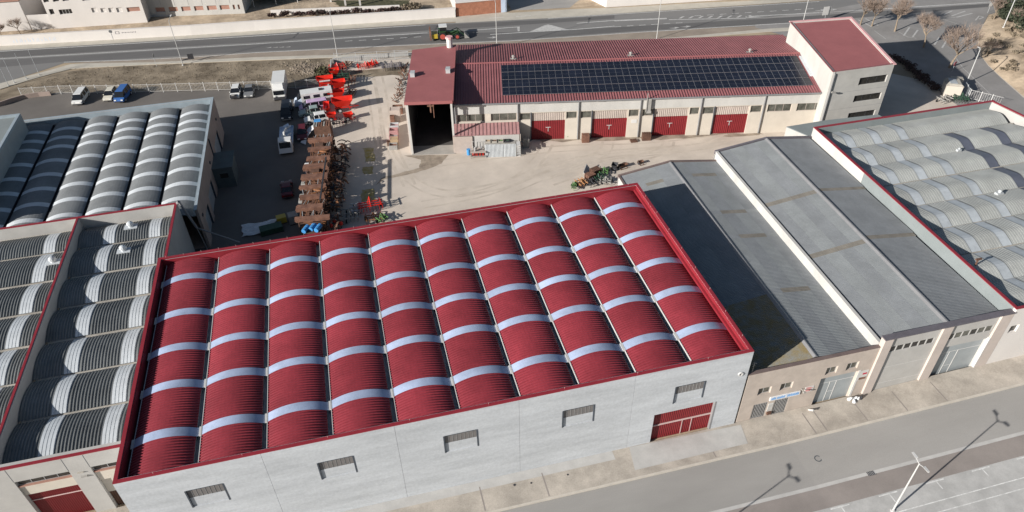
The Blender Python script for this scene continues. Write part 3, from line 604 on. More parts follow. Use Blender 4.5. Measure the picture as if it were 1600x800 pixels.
for s_ in (1.0, 12.0, 22.0, 41.5):
    b = MB(); b.box(s_, s_+1.2, -.34, -.06, 6.72, 6.82); b.build('floodlight', 'steel_grey', B7)
b = MB(); b.box(30.0, 30.7, -.5, -.06, 4.6, 7.0); b.box(29.95, 30.05, -.6, -.5, 4.7, 8.0); b.box(30.05, 30.8, -.55, -.5, 4.5, 4.9); b.build('ventilation_duct', 'steel_grey', B7)
b = MB(); b.box(27.9, 28.8, -.05, -.002, 2.6, 3.2); b.build('wall_sign', 'frame_white', B7)
# roof: ribs run down the slope
ang = math.atan2(1.5, 11.1); Ls = hypot(11.1, 1.5)
for side in (0, 1):
    nseg = 6
    for i in range(nseg):
        a = -.1+(L7+.2)*i/nseg; e = -.1+(L7+.2)*(i+1)/nseg
        pr = [(-.25, 6.96), (11.1, 8.5)] if side == 0 else [(11.1, 8.5), (22.4, 6.96)]
        me = vault_mesh('roof_sheet', pr, e-a, .42, .075, 'rib_red', axis='x'); put('roof_sheet', me, B7, (a, 0, 0))
b = MB(); b.hexa([(-.1, 10.85, 8.52), (L7, 10.85, 8.52), (L7, 11.35, 8.52), (-.1, 11.35, 8.52)], [(-.1, 11.05, 8.62), (L7, 11.05, 8.62), (L7, 11.15, 8.62), (-.1, 11.15, 8.62)]); b.build('ridge_cap', 'rib_red_flat', B7)
b = MB(); b.box(-.1, L7, -.42, -.26, 6.82, 7.0); b.build('gutter', 'downpipe', B7)
# solar panels, shared mesh
sp = MB(); w_, h_ = 1.06, 2.06
sp.m = 0; sp.box(0, w_, 0, h_, 0, .035); sp.m = 1; sp.box(.02, w_-.02, .02, h_/2-.01, .035, .04); sp.box(.02, w_-.02, h_/2+.01, h_-.02, .035, .04)
SP = None; ncol = 45; tilt = math.atan2(1.54, 11.35)
for c in range(ncol):
    for r in range(4):
        s0 = 7.55+c*1.09; y0 = 1.6+r*2.16*cos(tilt); z0 = 6.96+(y0+.25)*1.54/11.35+.14
        if SP is None: SP = sp.build('solar_panel', ['solar_frame', 'solar_cell'], B7, (s0, y0, z0), (tilt, 0, 0))
        else: put('solar_panel', SP.data, B7, (s0, y0, z0), (tilt, 0, 0))
b = MB(); b.hexa([(57.0, 4.2, 7.6), (58.4, 4.2, 7.6), (58.4, 10, 8.4), (57.0, 10, 8.4)], [(57.0, 4.2, 7.72), (58.4, 4.2, 7.72), (58.4, 10, 8.5), (57.0, 10, 8.5)]); b.build('roof_light', 'skylight_white', B7)
for s_, y_ in ((9.7, 12.8), (29.4, 12.6), (49.5, 12.4)):
    b = MB(); b.tube((s_, y_, 8.1), (s_, y_, 8.8), .16, 7); b.tube((s_, y_, 8.8), (s_, y_, 9.0), .34, 8, .1); b.box(s_-.5, s_+.5, y_-.3, y_+.3, 8.2, 8.4); b.build('roof_vent', 'steel_grey', B7)
# --- shed with flat red roof and open front
SH = thing('open_shed', 'tall open fronted shed with smooth red roof at the left end of the long workshop', 'shed', (15.2, 101.6, 0), RZ)
HS = 9.0
b = MB(); b.hexa([(-7.3, -3.0, HS), (-.1, -3.0, HS), (0, 17.5, HS), (-7.35, 15.9, HS)], [(-7.3, -3.0, HS+.12), (-.1, -3.0, HS+.12), (0, 17.5, HS+.12), (-7.35, 15.9, HS+.12)]); b.build('roof', 'rib_red_flat', SH)
b = MB(); b.box(-7.32, -.08, -3.14, -3.0, HS-.35, HS+.14); b.box(-.12, .06, -3.0, 17.4, HS-.3, HS+.17); b.build('fascia', 'rib_red_flat', SH)
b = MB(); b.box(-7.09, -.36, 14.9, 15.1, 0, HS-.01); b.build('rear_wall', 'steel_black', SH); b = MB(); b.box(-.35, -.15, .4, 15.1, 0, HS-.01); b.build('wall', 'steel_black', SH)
b = MB(); b.box(-7.25, -7.1, -2.9, 15.3, 0, HS-.36); b.build('side_wall', 'wall_pink', SH)
for x in (-7.1, -.45):
    b = MB(); b.box(x, x+.3, -2.98, -2.7, 0, HS-.01); b.build('post', 'wall_white', SH)
b = MB(); b.box(-7.0, -.2, -3.3, -.6, .03, .07); b.build('floor', 'floor_concrete', SH); b = MB(); b.box(-7.0, -.36, -.59, 14.8, .03, .07); b.build('floor', 'shed_shade', SH); b = MB(); b.box(-7.09, -7.05, -2.6, 14.8, 0.08, HS-.02); b.build('shaded_lining', 'shed_shade', SH)  # inner floor and lining carry the shed's shade in their colour
b = MB(); b.tube((-3.4, -3.1, 8.7), (-3.4, -3.1, 7.3), .14, 6); b.box(-3.9, -2.9, -3.2, -2.9, 8.3, 8.5); b.tube((-3.0, -3.1, 8.6), (-3.0, -3.1, 6.4), .07, 5); b.build('hoist', 'rust', SH)
for x, y in ((-6.6, 5.9), (-1.0, 6.9)):
    b = MB(); b.box(x-.35, x+.35, y-.6, y+.6, HS+.12, HS+.75); v = b.build('roof_vent', 'galv', SH); b = MB(); b.box(x-.4, x+.4, y-.66, y-.2, HS+.75, HS+.85); b.build('cover', 'galv', v)
b = MB(); b.tube((-1.0, 16.6, HS), (-1.0, 16.6, HS+1.7), .5, 10); v = b.build('chimney', 'frame_white', SH); b = MB(); b.tube((-1.0, 16.6, HS+1.7), (-1.0, 16.6, HS+2.0), .72, 10, .6); b.build('cap', 'coping_pink', v)
# --- lean-to in front of the first bay
LT = thing('lean_to', 'low lean-to with wide pinkish metal roof sheets below the workshop windows', 'shed', (15.2, 101.6, 0), RZ)
for k in range(18):
    a = -.4+k*10.4/18; b = MB(); z_ = lambda y: 3.62+y*.2
    b.hexa([(a, -3.05, 3.0), (a+.545, -3.05, 3.0), (a+.545, -.22, 3.57), (a, -.22, 3.57)], [(a, -3.05, 3.05), (a+.545, -3.05, 3.05), (a+.545, -.22, 3.62), (a, -.22, 3.62)])
    b.hexa([(a+.0, -3.05, 3.05), (a+.05, -3.05, 3.05), (a+.05, -.22, 3.62), (a, -.22, 3.62)], [(a+.01, -3.05, 3.11), (a+.04, -3.05, 3.11), (a+.04, -.22, 3.68), (a+.01, -.22, 3.68)]); b.build('roof_sheet', 'lean_red', LT)
b = MB(); b.box(-.45, -.3, -3.0, -.2, 0, 2.98); b.build('wall', 'corr_beige', LT); b = MB(); b.box(10.0, 10.12, -3.0, -.2, 0, 2.98); b.build('wall', 'corr_beige', LT); b = MB(); b.box(-.3, 2.6, -3.1, -2.98, 0, 2.9); b.build('front_wall', 'corr_beige', LT)
b = MB(); b.box(2.7, 9.9, -2.9, -2.8, 0, 2.9); b.build('back_panel', 'wall_grey', LT)
# --- low roof behind the right warehouse
LR = thing('annexe', 'low building with pale grey flat roof between the office block and the right warehouse', 'building'); q = [at(*p, 4.6) for p in ((1229, 198), (1262, 212), (1300, 207), (1385, 186), (1372, 179), (1290, 188))]
b = MB(); b.prism(q, 0, 4.5); b.build('wall', 'wall_grey', LR); b = MB(); b.prism(q, 4.501, 4.62); b.build('roof', 'wall_bluegrey', LR)
# --- office block
OF = thing('office_block', 'three storey office block with smooth red roof and ribbon windows beside the long workshop', 'building', (71.0, 87.9, 0))
P_ = [(0, 0), (10.5, -.1), (15.1, 18.1), (4.2, 19.3)]; HO = 11.2
b = MB(); wall(b, P_[0], P_[1], 0, HO, .35, [(5.1, 9.9, 8.35, 9.6), (5.1, 9.9, 5.45, 6.6), (5.0, 9.8, 2.5, 3.6), (1.2, 3.2, 0, 2.4)]); b.build('wall', 'wall_office', OF)
b = MB(); wall(b, P_[3], P_[0], 0, HO, .35); wall(b, P_[1], P_[2], 0, HO, .35); wall(b, P_[2], P_[3], 0, HO, .35); b.build('side_wall', 'wall_white', OF)
TO = frameT(P_[0], P_[1])
for z0, z1 in ((8.35, 9.6), (5.45, 6.6), (2.5, 3.6)): simple_window(OF, TO, 5.11, 9.79, z0, z1, .2, 3, 'window_dark', 'steel_black', .05)
b = MB(); b.T = TO; b.box(1.22, 3.18, -.3, -.2, 0, 2.38); b.build('door', 'window_dark', OF)
b = MB(); b.prism([(.35, .35), (10.3, .3), (14.7, 17.8), (4.45, 18.9)], HO-.25, HO-.12); b.build('roof', 'rib_red_flat', OF)
b = MB(); coping(b, [P_[1], P_[2], P_[3]], .38, HO, HO+.12); b.build('coping', 'coping_pink', OF)
b = MB(); coping(b, [(4.1, 19.0), (.05, .1), (10.3, .05)], .22, HO, HO+.08); b.build('front_coping', 'rib_red', OF)
for z in (4.6, 7.5): b = MB(); b.T = TO; b.box(0, 10.4, .0, .012, z, z+.04); b.build('panel_joint', 'frame_grey', OF)
b = MB(); b.tube((.3, -.15, .2), (.3, -.15, 11.0), .1, 6); b.build('downpipe', 'downpipe', OF)
b = MB(); b.tube((.6, -.1, 8.0), (.6, -.5, 8.1), .06, 5); b.box(.3, 1.0, -.7, -.45, 8.0, 8.12); b.build('wall_lamp', 'steel_grey', OF)
# ================================================================= ground, roads, pavements
def zf(x): return 0.027*max(0, x-36)
sheet('ground', [(-900, -300), (900, -300), (900, 1500), (-900, 1500)], -0.03, 'dirt')
def band(name, y0, y1, off, material, x0=-160, x1=260, top=None, parent=None):
    b = MB(); n = max(1, int((x1-x0)/5)); st = sorted({x0+(x1-x0)*i/n for i in range(n+1)} | ({36} if x0 < 36 < x1 else set()))
    for a, c in zip(st[:-1], st[1:]):
        b.face([(a, y0, zf(a)+off), (c, y0, zf(c)+off), (c, y1, zf(c)+off), (a, y1, zf(a)+off)])
        if top: b.face([(a, y0, zf(a)+off-top), (c, y0, zf(c)+off-top), (c, y0, zf(c)+off), (a, y0, zf(a)+off)])
    return b.build(name, material, parent, kind='structure')
band('street', 31.2, 36.05, 0.0, 'street_asphalt'); band('street_gutter', 30.85, 31.2, 0.004, 'pavement_light'); band('street_lane', 28.85, 30.85, 0.0, 'lane_brown')
band('parking_strip', -60, 28.85, 0.002, 'parking_concrete')
band('kerb', 36.0, 36.2, 0.135, 'kerb', top=.135); band('pavement', 36.2, 39.58, 0.13, 'pavement')
band('forecourt', 39.58, 45.25, 0.12, 'pavement', -160, -23.3)
band('pavement_repair', 38.55, 39.54, 0.136, 'pavement_light', -23.4, 18.9)
b = MB(); Z = lambda x, y, o=.008: (x, y, zf(x)+o)
for i in range(12):
    x = 17.2+i*4.92
    b.face([Z(x-1, 28.62), Z(x+.9, 28.62), Z(x+.9, 28.74), Z(x-1, 28.74)]); b.face([Z(x+.05, 27.8, .007), Z(x+.17, 27.8, .007), Z(x+.13, 28.61, .007), Z(x+.01, 28.61, .007)])
b.build('parking_marking', 'line_paint', kind='structure')
band('lane_marking', 26.8, 26.9, .008, 'line_paint', 30, 120); band('lane_marking', 25.85, 25.95, .008, 'line_paint', 30, 120)
b = MB(); pts = [G(983, 700), G(1157, 665), G(1168, 694), G(992, 736)]; b.face([(x, min(y, 39.5), .142) for x, y in pts]); b.build('driveway_ramp', 'pavement_light', kind='structure')
b = MB()
for px_, dx in ((1275, 0), (1292, 0), (1354, 0), (1415, 0), (1475, 0), (1120, 0), (860, 0), (760, 0)):
    x, _ = G(px_, 700-(px_-1200)*.25); b.face([(x, 36.3, zf(x)+.137), (x+.12, 36.3, zf(x)+.137), (x+.12, 38.9, zf(x)+.137), (x, 38.9, zf(x)+.137)])
b.build('pavement_joint', 'lane_brown', kind='structure')
def disc(mb, x, y, z, r0, r1, n=14):
    for k in range(n):
        a, c = 2*pi*k/n, 2*pi*(k+1)/n
        mb.face([(x+r0*cos(a), y+r0*sin(a), z), (x+r1*cos(a), y+r1*sin(a), z), (x+r1*cos(c), y+r1*sin(c), z), (x+r0*cos(c), y+r0*sin(c), z)])
x, y = G(1278, 717); mh = thing('manhole', 'round dark ringed manhole cover in the front street', 'manhole', (x, y, zf(x)+.005))
b = MB(); disc(b, 0, 0, 0.002, .27, .36); b.build('ring', 'reveal_dark', mh); b = MB(); disc(b, 0, 0, 0.001, 0.0, .27); b.build('lid', 'street_asphalt', mh)
for (px_, py_), lb, w in (((1311, 669), 'dark kerbside drain grate opposite the beige building', .7), ((1361, 741), 'double drain grate in the pale gutter strip near the white lamp', .85)):
    x, y = G(px_, py_); gt = thing('drain_grate', lb, 'drain', (x, y, zf(x)+.006)); b = MB(); b.box(-w/2, w/2, -.22, .22, -.0, .006); b.build('frame', 'steel_black', gt)
    for k in range(5): b = MB(); b.box(-w/2+.08+k*w/5.4, -w/2+.13+k*w/5.4, -.2, .2, .006, .02); b.build('bar', 'frame_grey', gt)
for i, (px_, py_) in enumerate(((804, 759), (830, 756), (887, 743))):
    x, y = G(px_, py_); o = thing('gas_cap', ['larger dark round valve cap on the pavement by the bare concrete wall, leftmost of three', 'small dark valve cap on the pavement, middle of three', 'small dark valve cap on the pavement, rightmost of three'][i], 'cover', (x, y, .137)); b = MB(); b.tube((0, 0, 0), (0, 0, .02), .12-.03*(i > 0), 8); b.build('lid', 'steel_black', o)
# rear side
sheet('yard', [(-9.5, 62), (62, 62), (95, 74), (106, 90), (104, 97), (96, 106), (94, 118), (70, 122), (14, 130), (12, 137.2), (-2.7, 138), (-3.4, 129.5), (-5, 118), (-9.5, 82)], 0.0, 'gravel')
sheet('parking_yard', [(-150, 76), (-9.2, 76), (-9.2, 82), (-4.7, 118), (-3.1, 129.5), (-14, 129.9), (-28, 133), (-41, 136), (-51.5, 138.8), (-58.5, 139.8), (-66, 132), (-150, 132)], 0.006, 'lot_asphalt')
def decal(name, pts, z, material): return sheet(name, [G(*p) for p in pts], z, material)
def blob(name, pts, z, material, seed=1, amp=.35, sub=5):
    """decal with an uneven edge"""
    r = random.Random(seed); P = [Vector(G(*p)) for p in pts]; out = []
    for i, a in enumerate(P):
        c = P[(i+1) % len(P)]
        for k in range(sub): q = a.lerp(c, k/sub); out.append((q.x+r.uniform(-amp, amp), q.y+r.uniform(-amp, amp)))
    return sheet(name, out, z, material)
blob('dirt_stain', [(632, 243), (700, 242), (690, 255), (668, 265), (640, 272), (600, 281), (586, 290), (598, 277), (630, 269), (655, 262), (658, 250)], .009, 'gravel_dirty', 3, .1)
blob('yellow_patch', [(567, 231), (584, 231), (586, 252), (571, 252)], .008, 'yellow_paint', 4, .15); blob('yellow_patch', [(566, 262), (583, 260), (583, 271), (567, 272)], .008, 'yellow_paint', 5, .15); blob('yellow_patch', [(565, 297), (585, 295), (586, 313), (564, 315)], .008, 'yellow_paint', 6, .15)
blob('yard_dirt', [(517, 112), (640, 103), (640, 118), (520, 122)], .005, 'dry_grass', 8, .6)
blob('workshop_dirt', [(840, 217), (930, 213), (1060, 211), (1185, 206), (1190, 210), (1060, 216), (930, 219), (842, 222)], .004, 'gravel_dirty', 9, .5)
rt = random.Random(21); b = MB()
def track(pts, off):
    P = [Vector(G(*p)) for p in pts]; Q = []
    for k in range(len(P)-1):
        for t in range(6): u = t/6; a, c = P[k], P[k+1]; pr = P[max(0, k-1)]; nx = P[min(len(P)-1, k+2)]; Q.append(.5*((2*a)+(c-pr)*u+(2*pr-5*a+4*c-nx)*u*u+(3*a-pr-3*c+nx)*u**3))
    Q.append(P[-1]); R = []
    for i, q in enumerate(Q): d = (Q[min(i+1, len(Q)-1)]-Q[max(i-1, 0)]).normalized(); R.append(q+Vector((-d.y, d.x))*off)
    return [tuple(q) for q in R]
TR = [[(640, 262), (760, 245), (880, 232), (1010, 228), (1140, 214)], [(600, 200), (612, 250), (680, 300), (780, 290), (880, 250)], [(660, 320), (760, 300), (860, 262), (960, 240), (1060, 232)], [(590, 120), (600, 170), (608, 220), (640, 290)], [(855, 225), (840, 250), (800, 285), (720, 300)], [(950, 222), (940, 240), (880, 262), (800, 296)], [(1045, 220), (1030, 238), (940, 258), (860, 285)], [(1140, 213), (1100, 228), (1000, 240), (900, 250)], [(575, 110), (585, 160), (596, 230)]]
for pts in TR:
    for off in (-.85, .85): strip(b, track(pts, off), rt.uniform(.28, .45), .004+.0006*rt.random())
b.build('tyre_track', 'gravel_track', kind='structure')
def ext(P, k0=3.0, k1=3.0):
    P = [Vector(p) for p in P]; a = P[0]+(P[0]-P[1]).normalized()*k0*100; c = P[-1]+(P[-1]-P[-2]).normalized()*k1*100
    return [tuple(a)]+[tuple(p) for p in P]+[tuple(c)]
far = ext([G(0, 79), G(400, 54), G(665, 37.5), G(856, 28.5), G(960, 21.5), G(1280, 1)], 2, 2)
near = ext([G(0, 131), G(60, 112), G(100, 98.5), G(200, 94.5), G(300, 88.5), G(400, 82.5), G(640, 71), G(800, 64), G(1000, 50), G(1236, 38)], .4, 2)
near[0] = (-110, 128)
sheet('road', far+near[::-1], 0.0, 'road_asphalt')
sheet('junction', [G(*p) for p in ((1180, 43), (1240, 60), (1335, 60), (1402, 90), (1450, 127), (1484, 156), (1525, 185), (1600, 225))]+[(124, 70), (130, 82)]+[G(*p) for p in ((1600, 152), (1565, 122), (1545, 103), (1532, 88), (1527, 70), (1530, 50), (1545, 22), (1600, 2))]+[(190, 130), (150, 142)]+[G(1300, 14), G(1180, 30)], 0.012, 'junction_asphalt')
def rline(name, lines, w, material='line_paint', z=.02, dash=None):
    b = MB()
    for pts in lines:
        P = [G(*p) for p in pts]
        if dash:
            for a, c in zip(P[:-1], P[1:]):
                a = Vector(a); c = Vector(c); n = max(1, int((c-a).length/dash[0])); d = (c-a)/n
                for k in range(n): strip(b, [tuple(a+d*k), tuple(a+d*k+d*dash[1]/dash[0])], w, z)
        else: strip(b, P, w, z)
    return b.build(name, material, kind='structure')
sheet('worn_lane', [G(*p) for p in ((0, 94), (400, 70), (660, 53), (800, 50), (1000, 42), (800, 62), (660, 68), (400, 80), (200, 92), (100, 96.5), (0, 105))], .006, 'road_worn')
sheet('worn_lane', [G(*p) for p in ((0, 81), (400, 57), (665, 39.5), (856, 31), (960, 24), (960, 29), (860, 36), (665, 48), (400, 66), (0, 90))], .007, 'road_worn')
sheet('worn_lane', [G(*p) for p in ((800, 53), (960, 43), (1280, 24), (1600, 2), (1600, 6), (1280, 33), (1000, 48), (800, 62))], .008+.01, 'road_worn')
rline('road_line', [[(0, 92), (400, 68.6), (560, 58)], [(0, 80.5), (400, 56.3), (665, 39)], [(856, 29), (960, 22.5), (1280, 2.5)], [(100, 97.2), (200, 94.2), (300, 89.5), (400, 82.3), (640, 70.5), (800, 64), (1000, 50.5), (1236, 36)]], .16, 'line_paint', .024)
rline('road_line', [[(560, 58), (668, 51.5)], [(724, 48.5), (810, 42.2)], [(766, 54), (830, 50), (900, 46), (960, 41)], [(901, 36.5), (960, 32), (1040, 28.5)], [(1165, 26), (1290, 19.5), (1440, 10), (1600, 0)], [(1045, 31), (1165, 28.5)]], .2, 'line_paint', .025)
rline('road_line', [[(539, 64.5), (668, 57)], [(960, 42), (1075, 35)], [(1085, 25), (1280, 13)]], .14, 'line_paint', .025, dash=(2.6, 1.4))
rline('road_line', [[(765, 28.5), (848, 23.5)]], .14, 'line_paint', .025, dash=(4, 2.2))
b = MB()
for pts in ([(828, 49.5), (850, 40), (856, 38.5), (862, 39.5), (888, 46.5)], [(960, 32.5), (1042, 28), (1042, 30), (960, 33.5)], [(1165, 26), (1200, 26.5), (1165, 28.5)], [(808, 41.8), (812, 41.6), (812, 49), (809, 49.2)]): b.face([(*G(*p), .027) for p in pts])
for i in range(8):
    x = 1060+i*15; y = 29-i*.25; b.face([(*G(x, y), .027), (*G(x+4, y), .027), (*G(x+10, y-3.2), .027), (*G(x+6, y-3.2), .027)])
for i in range(4): x = 415+i*10; b.face([(*G(x, 75-i*.3), .027), (*G(x+9, 73.7-i*.3), .027), (*G(x+9, 74.6-i*.3), .027)])
for (x, y) in ((1050, 43.5), (1068, 41.5), (765, 58.5), (1278, 16), (1296, 15)): b.face([(*G(x-6, y+.7), .027), (*G(x+5, y), .027), (*G(x+5, y+1.2), .027)]); b.face([(*G(x+4, y-1.2), .027), (*G(x+12, y-.6), .027), (*G(x+4, y+2), .027)])
b.build('road_arrow', 'line_worn', kind='structure')
# right junction stripes
b = MB()
for (x0, y0, x1, y1) in ((1475, 23, 1488, 17), (1487, 25, 1508, 17.5), (1495, 27, 1519, 21), (1341, 31, 1362, 42), (1352, 29, 1372, 40), (1412, 56, 1421, 43), (1426, 58, 1434, 47), (1460, 70, 1468, 58), (1472, 75, 1480, 62), (1352, 36, 1345, 33)):
    strip(b, [G(x0, y0), G(x1, y1)], .32, .03)
strip(b, [G(1455, 23), G(1480, 27.5), G(1497, 27), G(1520, 21)], .15, .031); strip(b, [G(1458, 25), G(1500, 39)], .12, .031); strip(b, [G(1492, 88), G(1505, 107), G(1540, 140), G(1575, 175)], .12, .031)
strip(b, [G(1366, 48), G(1384, 61)], .14, .031); strip(b, [G(1404, 50), G(1418, 58), G(1432, 60)], .12, .031); strip(b, [G(1524, 32), G(1530, 25), G(1537, 27), G(1530, 30)], .25, .031)
strip(b, [G(1280, 20), G(1420, 12), G(1600, 2)], .16, .031)
b.build('junction_marking', 'line_worn', kind='structure')
b = MB(); P = [G(*p) for p in ((1548, 28), (1536, 40), (1529, 60), (1529, 72), (1534, 88), (1545, 103), (1565, 122), (1600, 153))]; strip(b, P, .3, .05); b.build('kerb', 'kerb', kind='structure')
# verge between road and yard fence
sheet('verge', [(-140, 120), (-66, 132), (-58.5, 139.8), (-51.5, 138.8), (-28, 133), (-14, 129.9), (-3, 129.5), (-2.6, 138), (12, 137.2), (14, 130), (88, 112)]+[G(*p) for p in ((1236, 52), (1055, 61), (900, 70), (640, 86), (400, 95), (200, 103), (100, 112), (40, 128), (0, 142))]+[(-140, 126)], -0.01, 'dry_grass')
sheet('shoulder', [G(*p) for p in ((130, 96.5), (200, 94.2), (400, 82), (640, 70), (800, 63.5), (1000, 50), (1236, 37.5), (1236, 47), (1055, 60), (900, 68), (640, 80), (400, 90.5), (240, 98.5), (130, 101))], 0.011, 'shoulder')
b = MB(); up = [(0, 131), (30, 123), (75, 111), (110, 101), (130, 99.7), (240, 98), (400, 90), (600, 84), (780, 76), (1055, 59), (1200, 45.5), (1236, 43.5)]; lo = [(0, 140), (38, 128), (80, 116), (112, 108), (140, 106), (240, 101), (400, 94.5), (600, 87.5), (780, 78.5), (1055, 61.5), (1200, 50), (1236, 48)]
for i in range(len(up)-1):
    A = [G(*lo[i]), G(*lo[i+1]), G(*up[i+1]), G(*up[i])]; b.hexa([(*p, 0) for p in A], [(*p, .1) for p in A])
b.build('footpath', 'verge_strip', kind='structure')
sheet('footpath', [G(*p) for p in ((0, 72), (225, 57.5), (400, 48), (712, 27), (740, 22), (712, 34), (665, 37), (400, 54), (0, 79))], 0.012, 'verge_strip')
sheet('forecourt', [G(*p) for p in ((712, 27), (783, 19), (800, 20), (900, 14), (960, 12), (1100, 4), (1200, 0), (1280, 0), (960, 21.5), (856, 28.5), (712, 36))], 0.009, 'verge_strip')
sheet('garden', [(-120, 168), (-22, 160), (25, 155.2), (33, 155), (60, 151.5), (120, 148), (120, 260), (-120, 260)], 0.0, 'sand')
sheet('driveway', [G(*p) for p in ((800, 16), (822, 15.5), (890, 12), (905, 0))]+[(60, 170), (38, 170)], .012, 'street_asphalt')
blob('lawn', [(520, 0), (640, 0), (640, 10), (560, 14), (530, 10)], .02, 'bush_leaf', 4, .5)

# embankment at the right
def embank():
    edge = [Vector(p) for p in [(150, 60), (126, 80)]+[G(*q) for q in ((1600, 152), (1565, 122), (1545, 103), (1533, 88), (1528, 70), (1530, 50), (1545, 24), (1600, 3))]+[(200, 128)]]
    # resample
    P = []; 
    for a, c in zip(edge[:-1], edge[1:]):
        n = max(1, int((c-a).length/1.5)); P += [a.lerp(c, k/n) for k in range(n)]
    cen = Vector((172, 92)); from mathutils import noise; b = MB(); rows = 26
    for i, p in enumerate(P):
        for j in range(rows):
            t = j/(rows-1); q = p.lerp(cen, t**1.2); d = (q-p).length
            z = .04+3.6*(1-math.exp(-d/9))+(.8*noise.noise((q.x*.25, q.y*.25, 0))+.55*noise.noise((q.x*.8, q.y*.8, 3))+.25*noise.noise((q.x*2, q.y*2, 5)))*min(1, d/3)
            b.p(q.x, q.y, z)
    for i in range(len(P)-1):
        for j in range(rows-1): a = i*rows+j; b.fi([a, a+1, a+rows+1, a+rows])
    o = b.build('embankment', 'sand', kind='structure', smooth=True)
    if o.data.polygons[50].normal.z < 0: o.data.flip_normals()
    o['label'] = 'sandy bank rising right of the junction'
    return o
embank()
def zbank(x, y):
    dg = bpy.data.objects['embankment']; ok, loc, n, i = dg.ray_cast(Vector((x, y, 50)), Vector((0, 0, -1))); return loc.z if ok else 0

# ================================================================= vegetation
def bare_tree(name, label, x, y, h, seed, spread=.5, z0=0, group='bare trees at the junction', twigs=3):
    r = random.Random(seed); t = thing(name, label, 'tree', (x, y, z0), 0, group); tr = MB(); tw = MB()
    def grow(a, d, ln, rad, lev):
        segs = 2; p = a
        for k in range(segs):
            q = p+d*ln/segs; m_ = tr if lev < 2 else tw
            m_.tube(p, q, rad*(1-.25*k), 5 if lev < 2 else 3, rad*(1-.25*(k+1))); p = q
            d = (d+Vector((r.uniform(-.2, .2), r.uniform(-.2, .2), r.uniform(-.05, .15)))).normalized()
        if lev >= 4: return
        n = [5, 5, 6, 6][lev]
        for k in range(n):
            az = r.uniform(0, 2*pi); sp = spread*(1.1 if lev == 0 else .9)
            nd = (d+Vector((cos(az), sin(az), .25))*r.uniform(.5, 1.1)*sp*1.6).normalized()
            s_ = a.lerp(p, r.uniform(.55, 1)) if lev else p
            grow(s_, nd, ln*r.uniform(.65, .92), rad*.52, lev+1)
    grow(Vector((0, 0, 0)), Vector((r.uniform(-.1, .1), r.uniform(-.1, .1), 1)).normalized(), h*.34, h*.03, 0)
    tr.build('trunk', 'bark', t); tw.build('crown', 'twig', t); return t
for i, (px_, py_, h, lb) in enumerate(((1344, 39, 4.8, 'bare pollarded tree just behind the office block, leftmost'), (1362, 41, 4.6, 'slim bare tree right behind the leftmost bare tree'), (1398, 49, 5.2, 'broad bare tree in the middle of the junction stripes'), (1443, 74, 5.0, 'bare tree at the tip of the office shadow'), (1483, 106, 6.0, 'bare tree beside the round red sign'))):
    x, y = G(px_, py_); bare_tree('bare_tree', lb, x, y, h*1.35, 11+i, .62)
for i, (px_, py_, h, lb) in enumerate(((1551, 34, 5, 'bare tree at the upper corner of the sandy bank'), (1540, 90, 3.2, 'low bare sapling beside the pale pole on the bank edge'), (1572, 60, 4.5, 'thin bare tree on top of the sandy bank'))):
    x, y = G(px_, py_); bare_tree('bare_tree', lb, x, y, h, 31+i, .6, zbank(x, y)-.1, 'bare trees on the sandy bank')
for i, (x, y, h, lb) in enumerate(((-66.5, 171.5, 3.6, 'tangled bare shrub tree in front of the white house, nearer the corner'), (-70, 171, 3.0, 'tangled bare shrub tree in front of the white house at the frame edge'))):
    bare_tree('bare_tree', lb, x, y, h, 51+i, .7, 0, 'bare trees by the roadside wall')
def foliage(mb, cx, cy, cz, rx, ry, rz, n, s, r):
    for k in range(n):
        while 1:
            u = Vector((r.uniform(-1, 1), r.uniform(-1, 1), r.uniform(-1, 1)))
            if .25 < u.length < 1: break
        c = Vector((cx+u.x*rx, cy+u.y*ry, cz+u.z*rz)); a = Vector((r.gauss(0, 1), r.gauss(0, 1), r.gauss(0, 1))).normalized(); b_ = a.orthogonal().normalized()*s*r.uniform(.6, 1.4); a = a*s*r.uniform(.6, 1.4)
        mb.face([tuple(c-a-b_*.4), tuple(c+b_), tuple(c+a)])
def shrub(name, label, cat, x, y, z, w, h, material, seed, n=260, leaf=.22, trunk=False, group=None, d=None):
    r = random.Random(seed); t = thing(name, label, cat, (x, y, z), 0, group); f = MB(); d = d or w
    for k in range(7): foliage(f, r.uniform(-.3, .3)*w, r.uniform(-.3, .3)*d, h*r.uniform(.45, .75), w*.3, d*.3, h*.28, n//7, leaf, r)
    f.build('crown' if trunk else 'foliage', material, t)
    b = MB()
    if trunk: b.tube((0, 0, 0), (r.uniform(-.2, .2), 0, h*.6), .16, 6, .08); [b.tube((0, 0, h*.35), (r.uniform(-.3, .3)*w, r.uniform(-.3, .3)*d, h*.7), .07, 4, .03) for _ in range(5)]
    else: [b.tube((0, 0, 0), (r.uniform(-.25, .25)*w, r.uniform(-.25, .25)*d, h*.6), .04, 4, .02) for _ in range(4)]
    b.build('trunk' if trunk else 'stem', 'bark', t); return t
for i, (px_, py_, w, h, lb) in enumerate(((1586, 18, 8, 6, 'dense dark green pine at the top right corner'), (1586, 40, 7, 5, 'dark pine just below the corner pine'), (1592, 66, 6.5, 4.4, 'dark pine at the right edge above the sand'), (1570, 45, 4.2, 2.6, 'low green bush beside the tall pale lamp post'), (1558, 22, 4, 3, 'grey green bush at the head of the bank'))):
    x, y = G(px_, py_); shrub('pine_tree', lb, 'tree', x, y, zbank(x, y)-.2, w, h, 'pine_leaf', 70+i, 1400, .2, True, 'evergreens on the sandy bank')
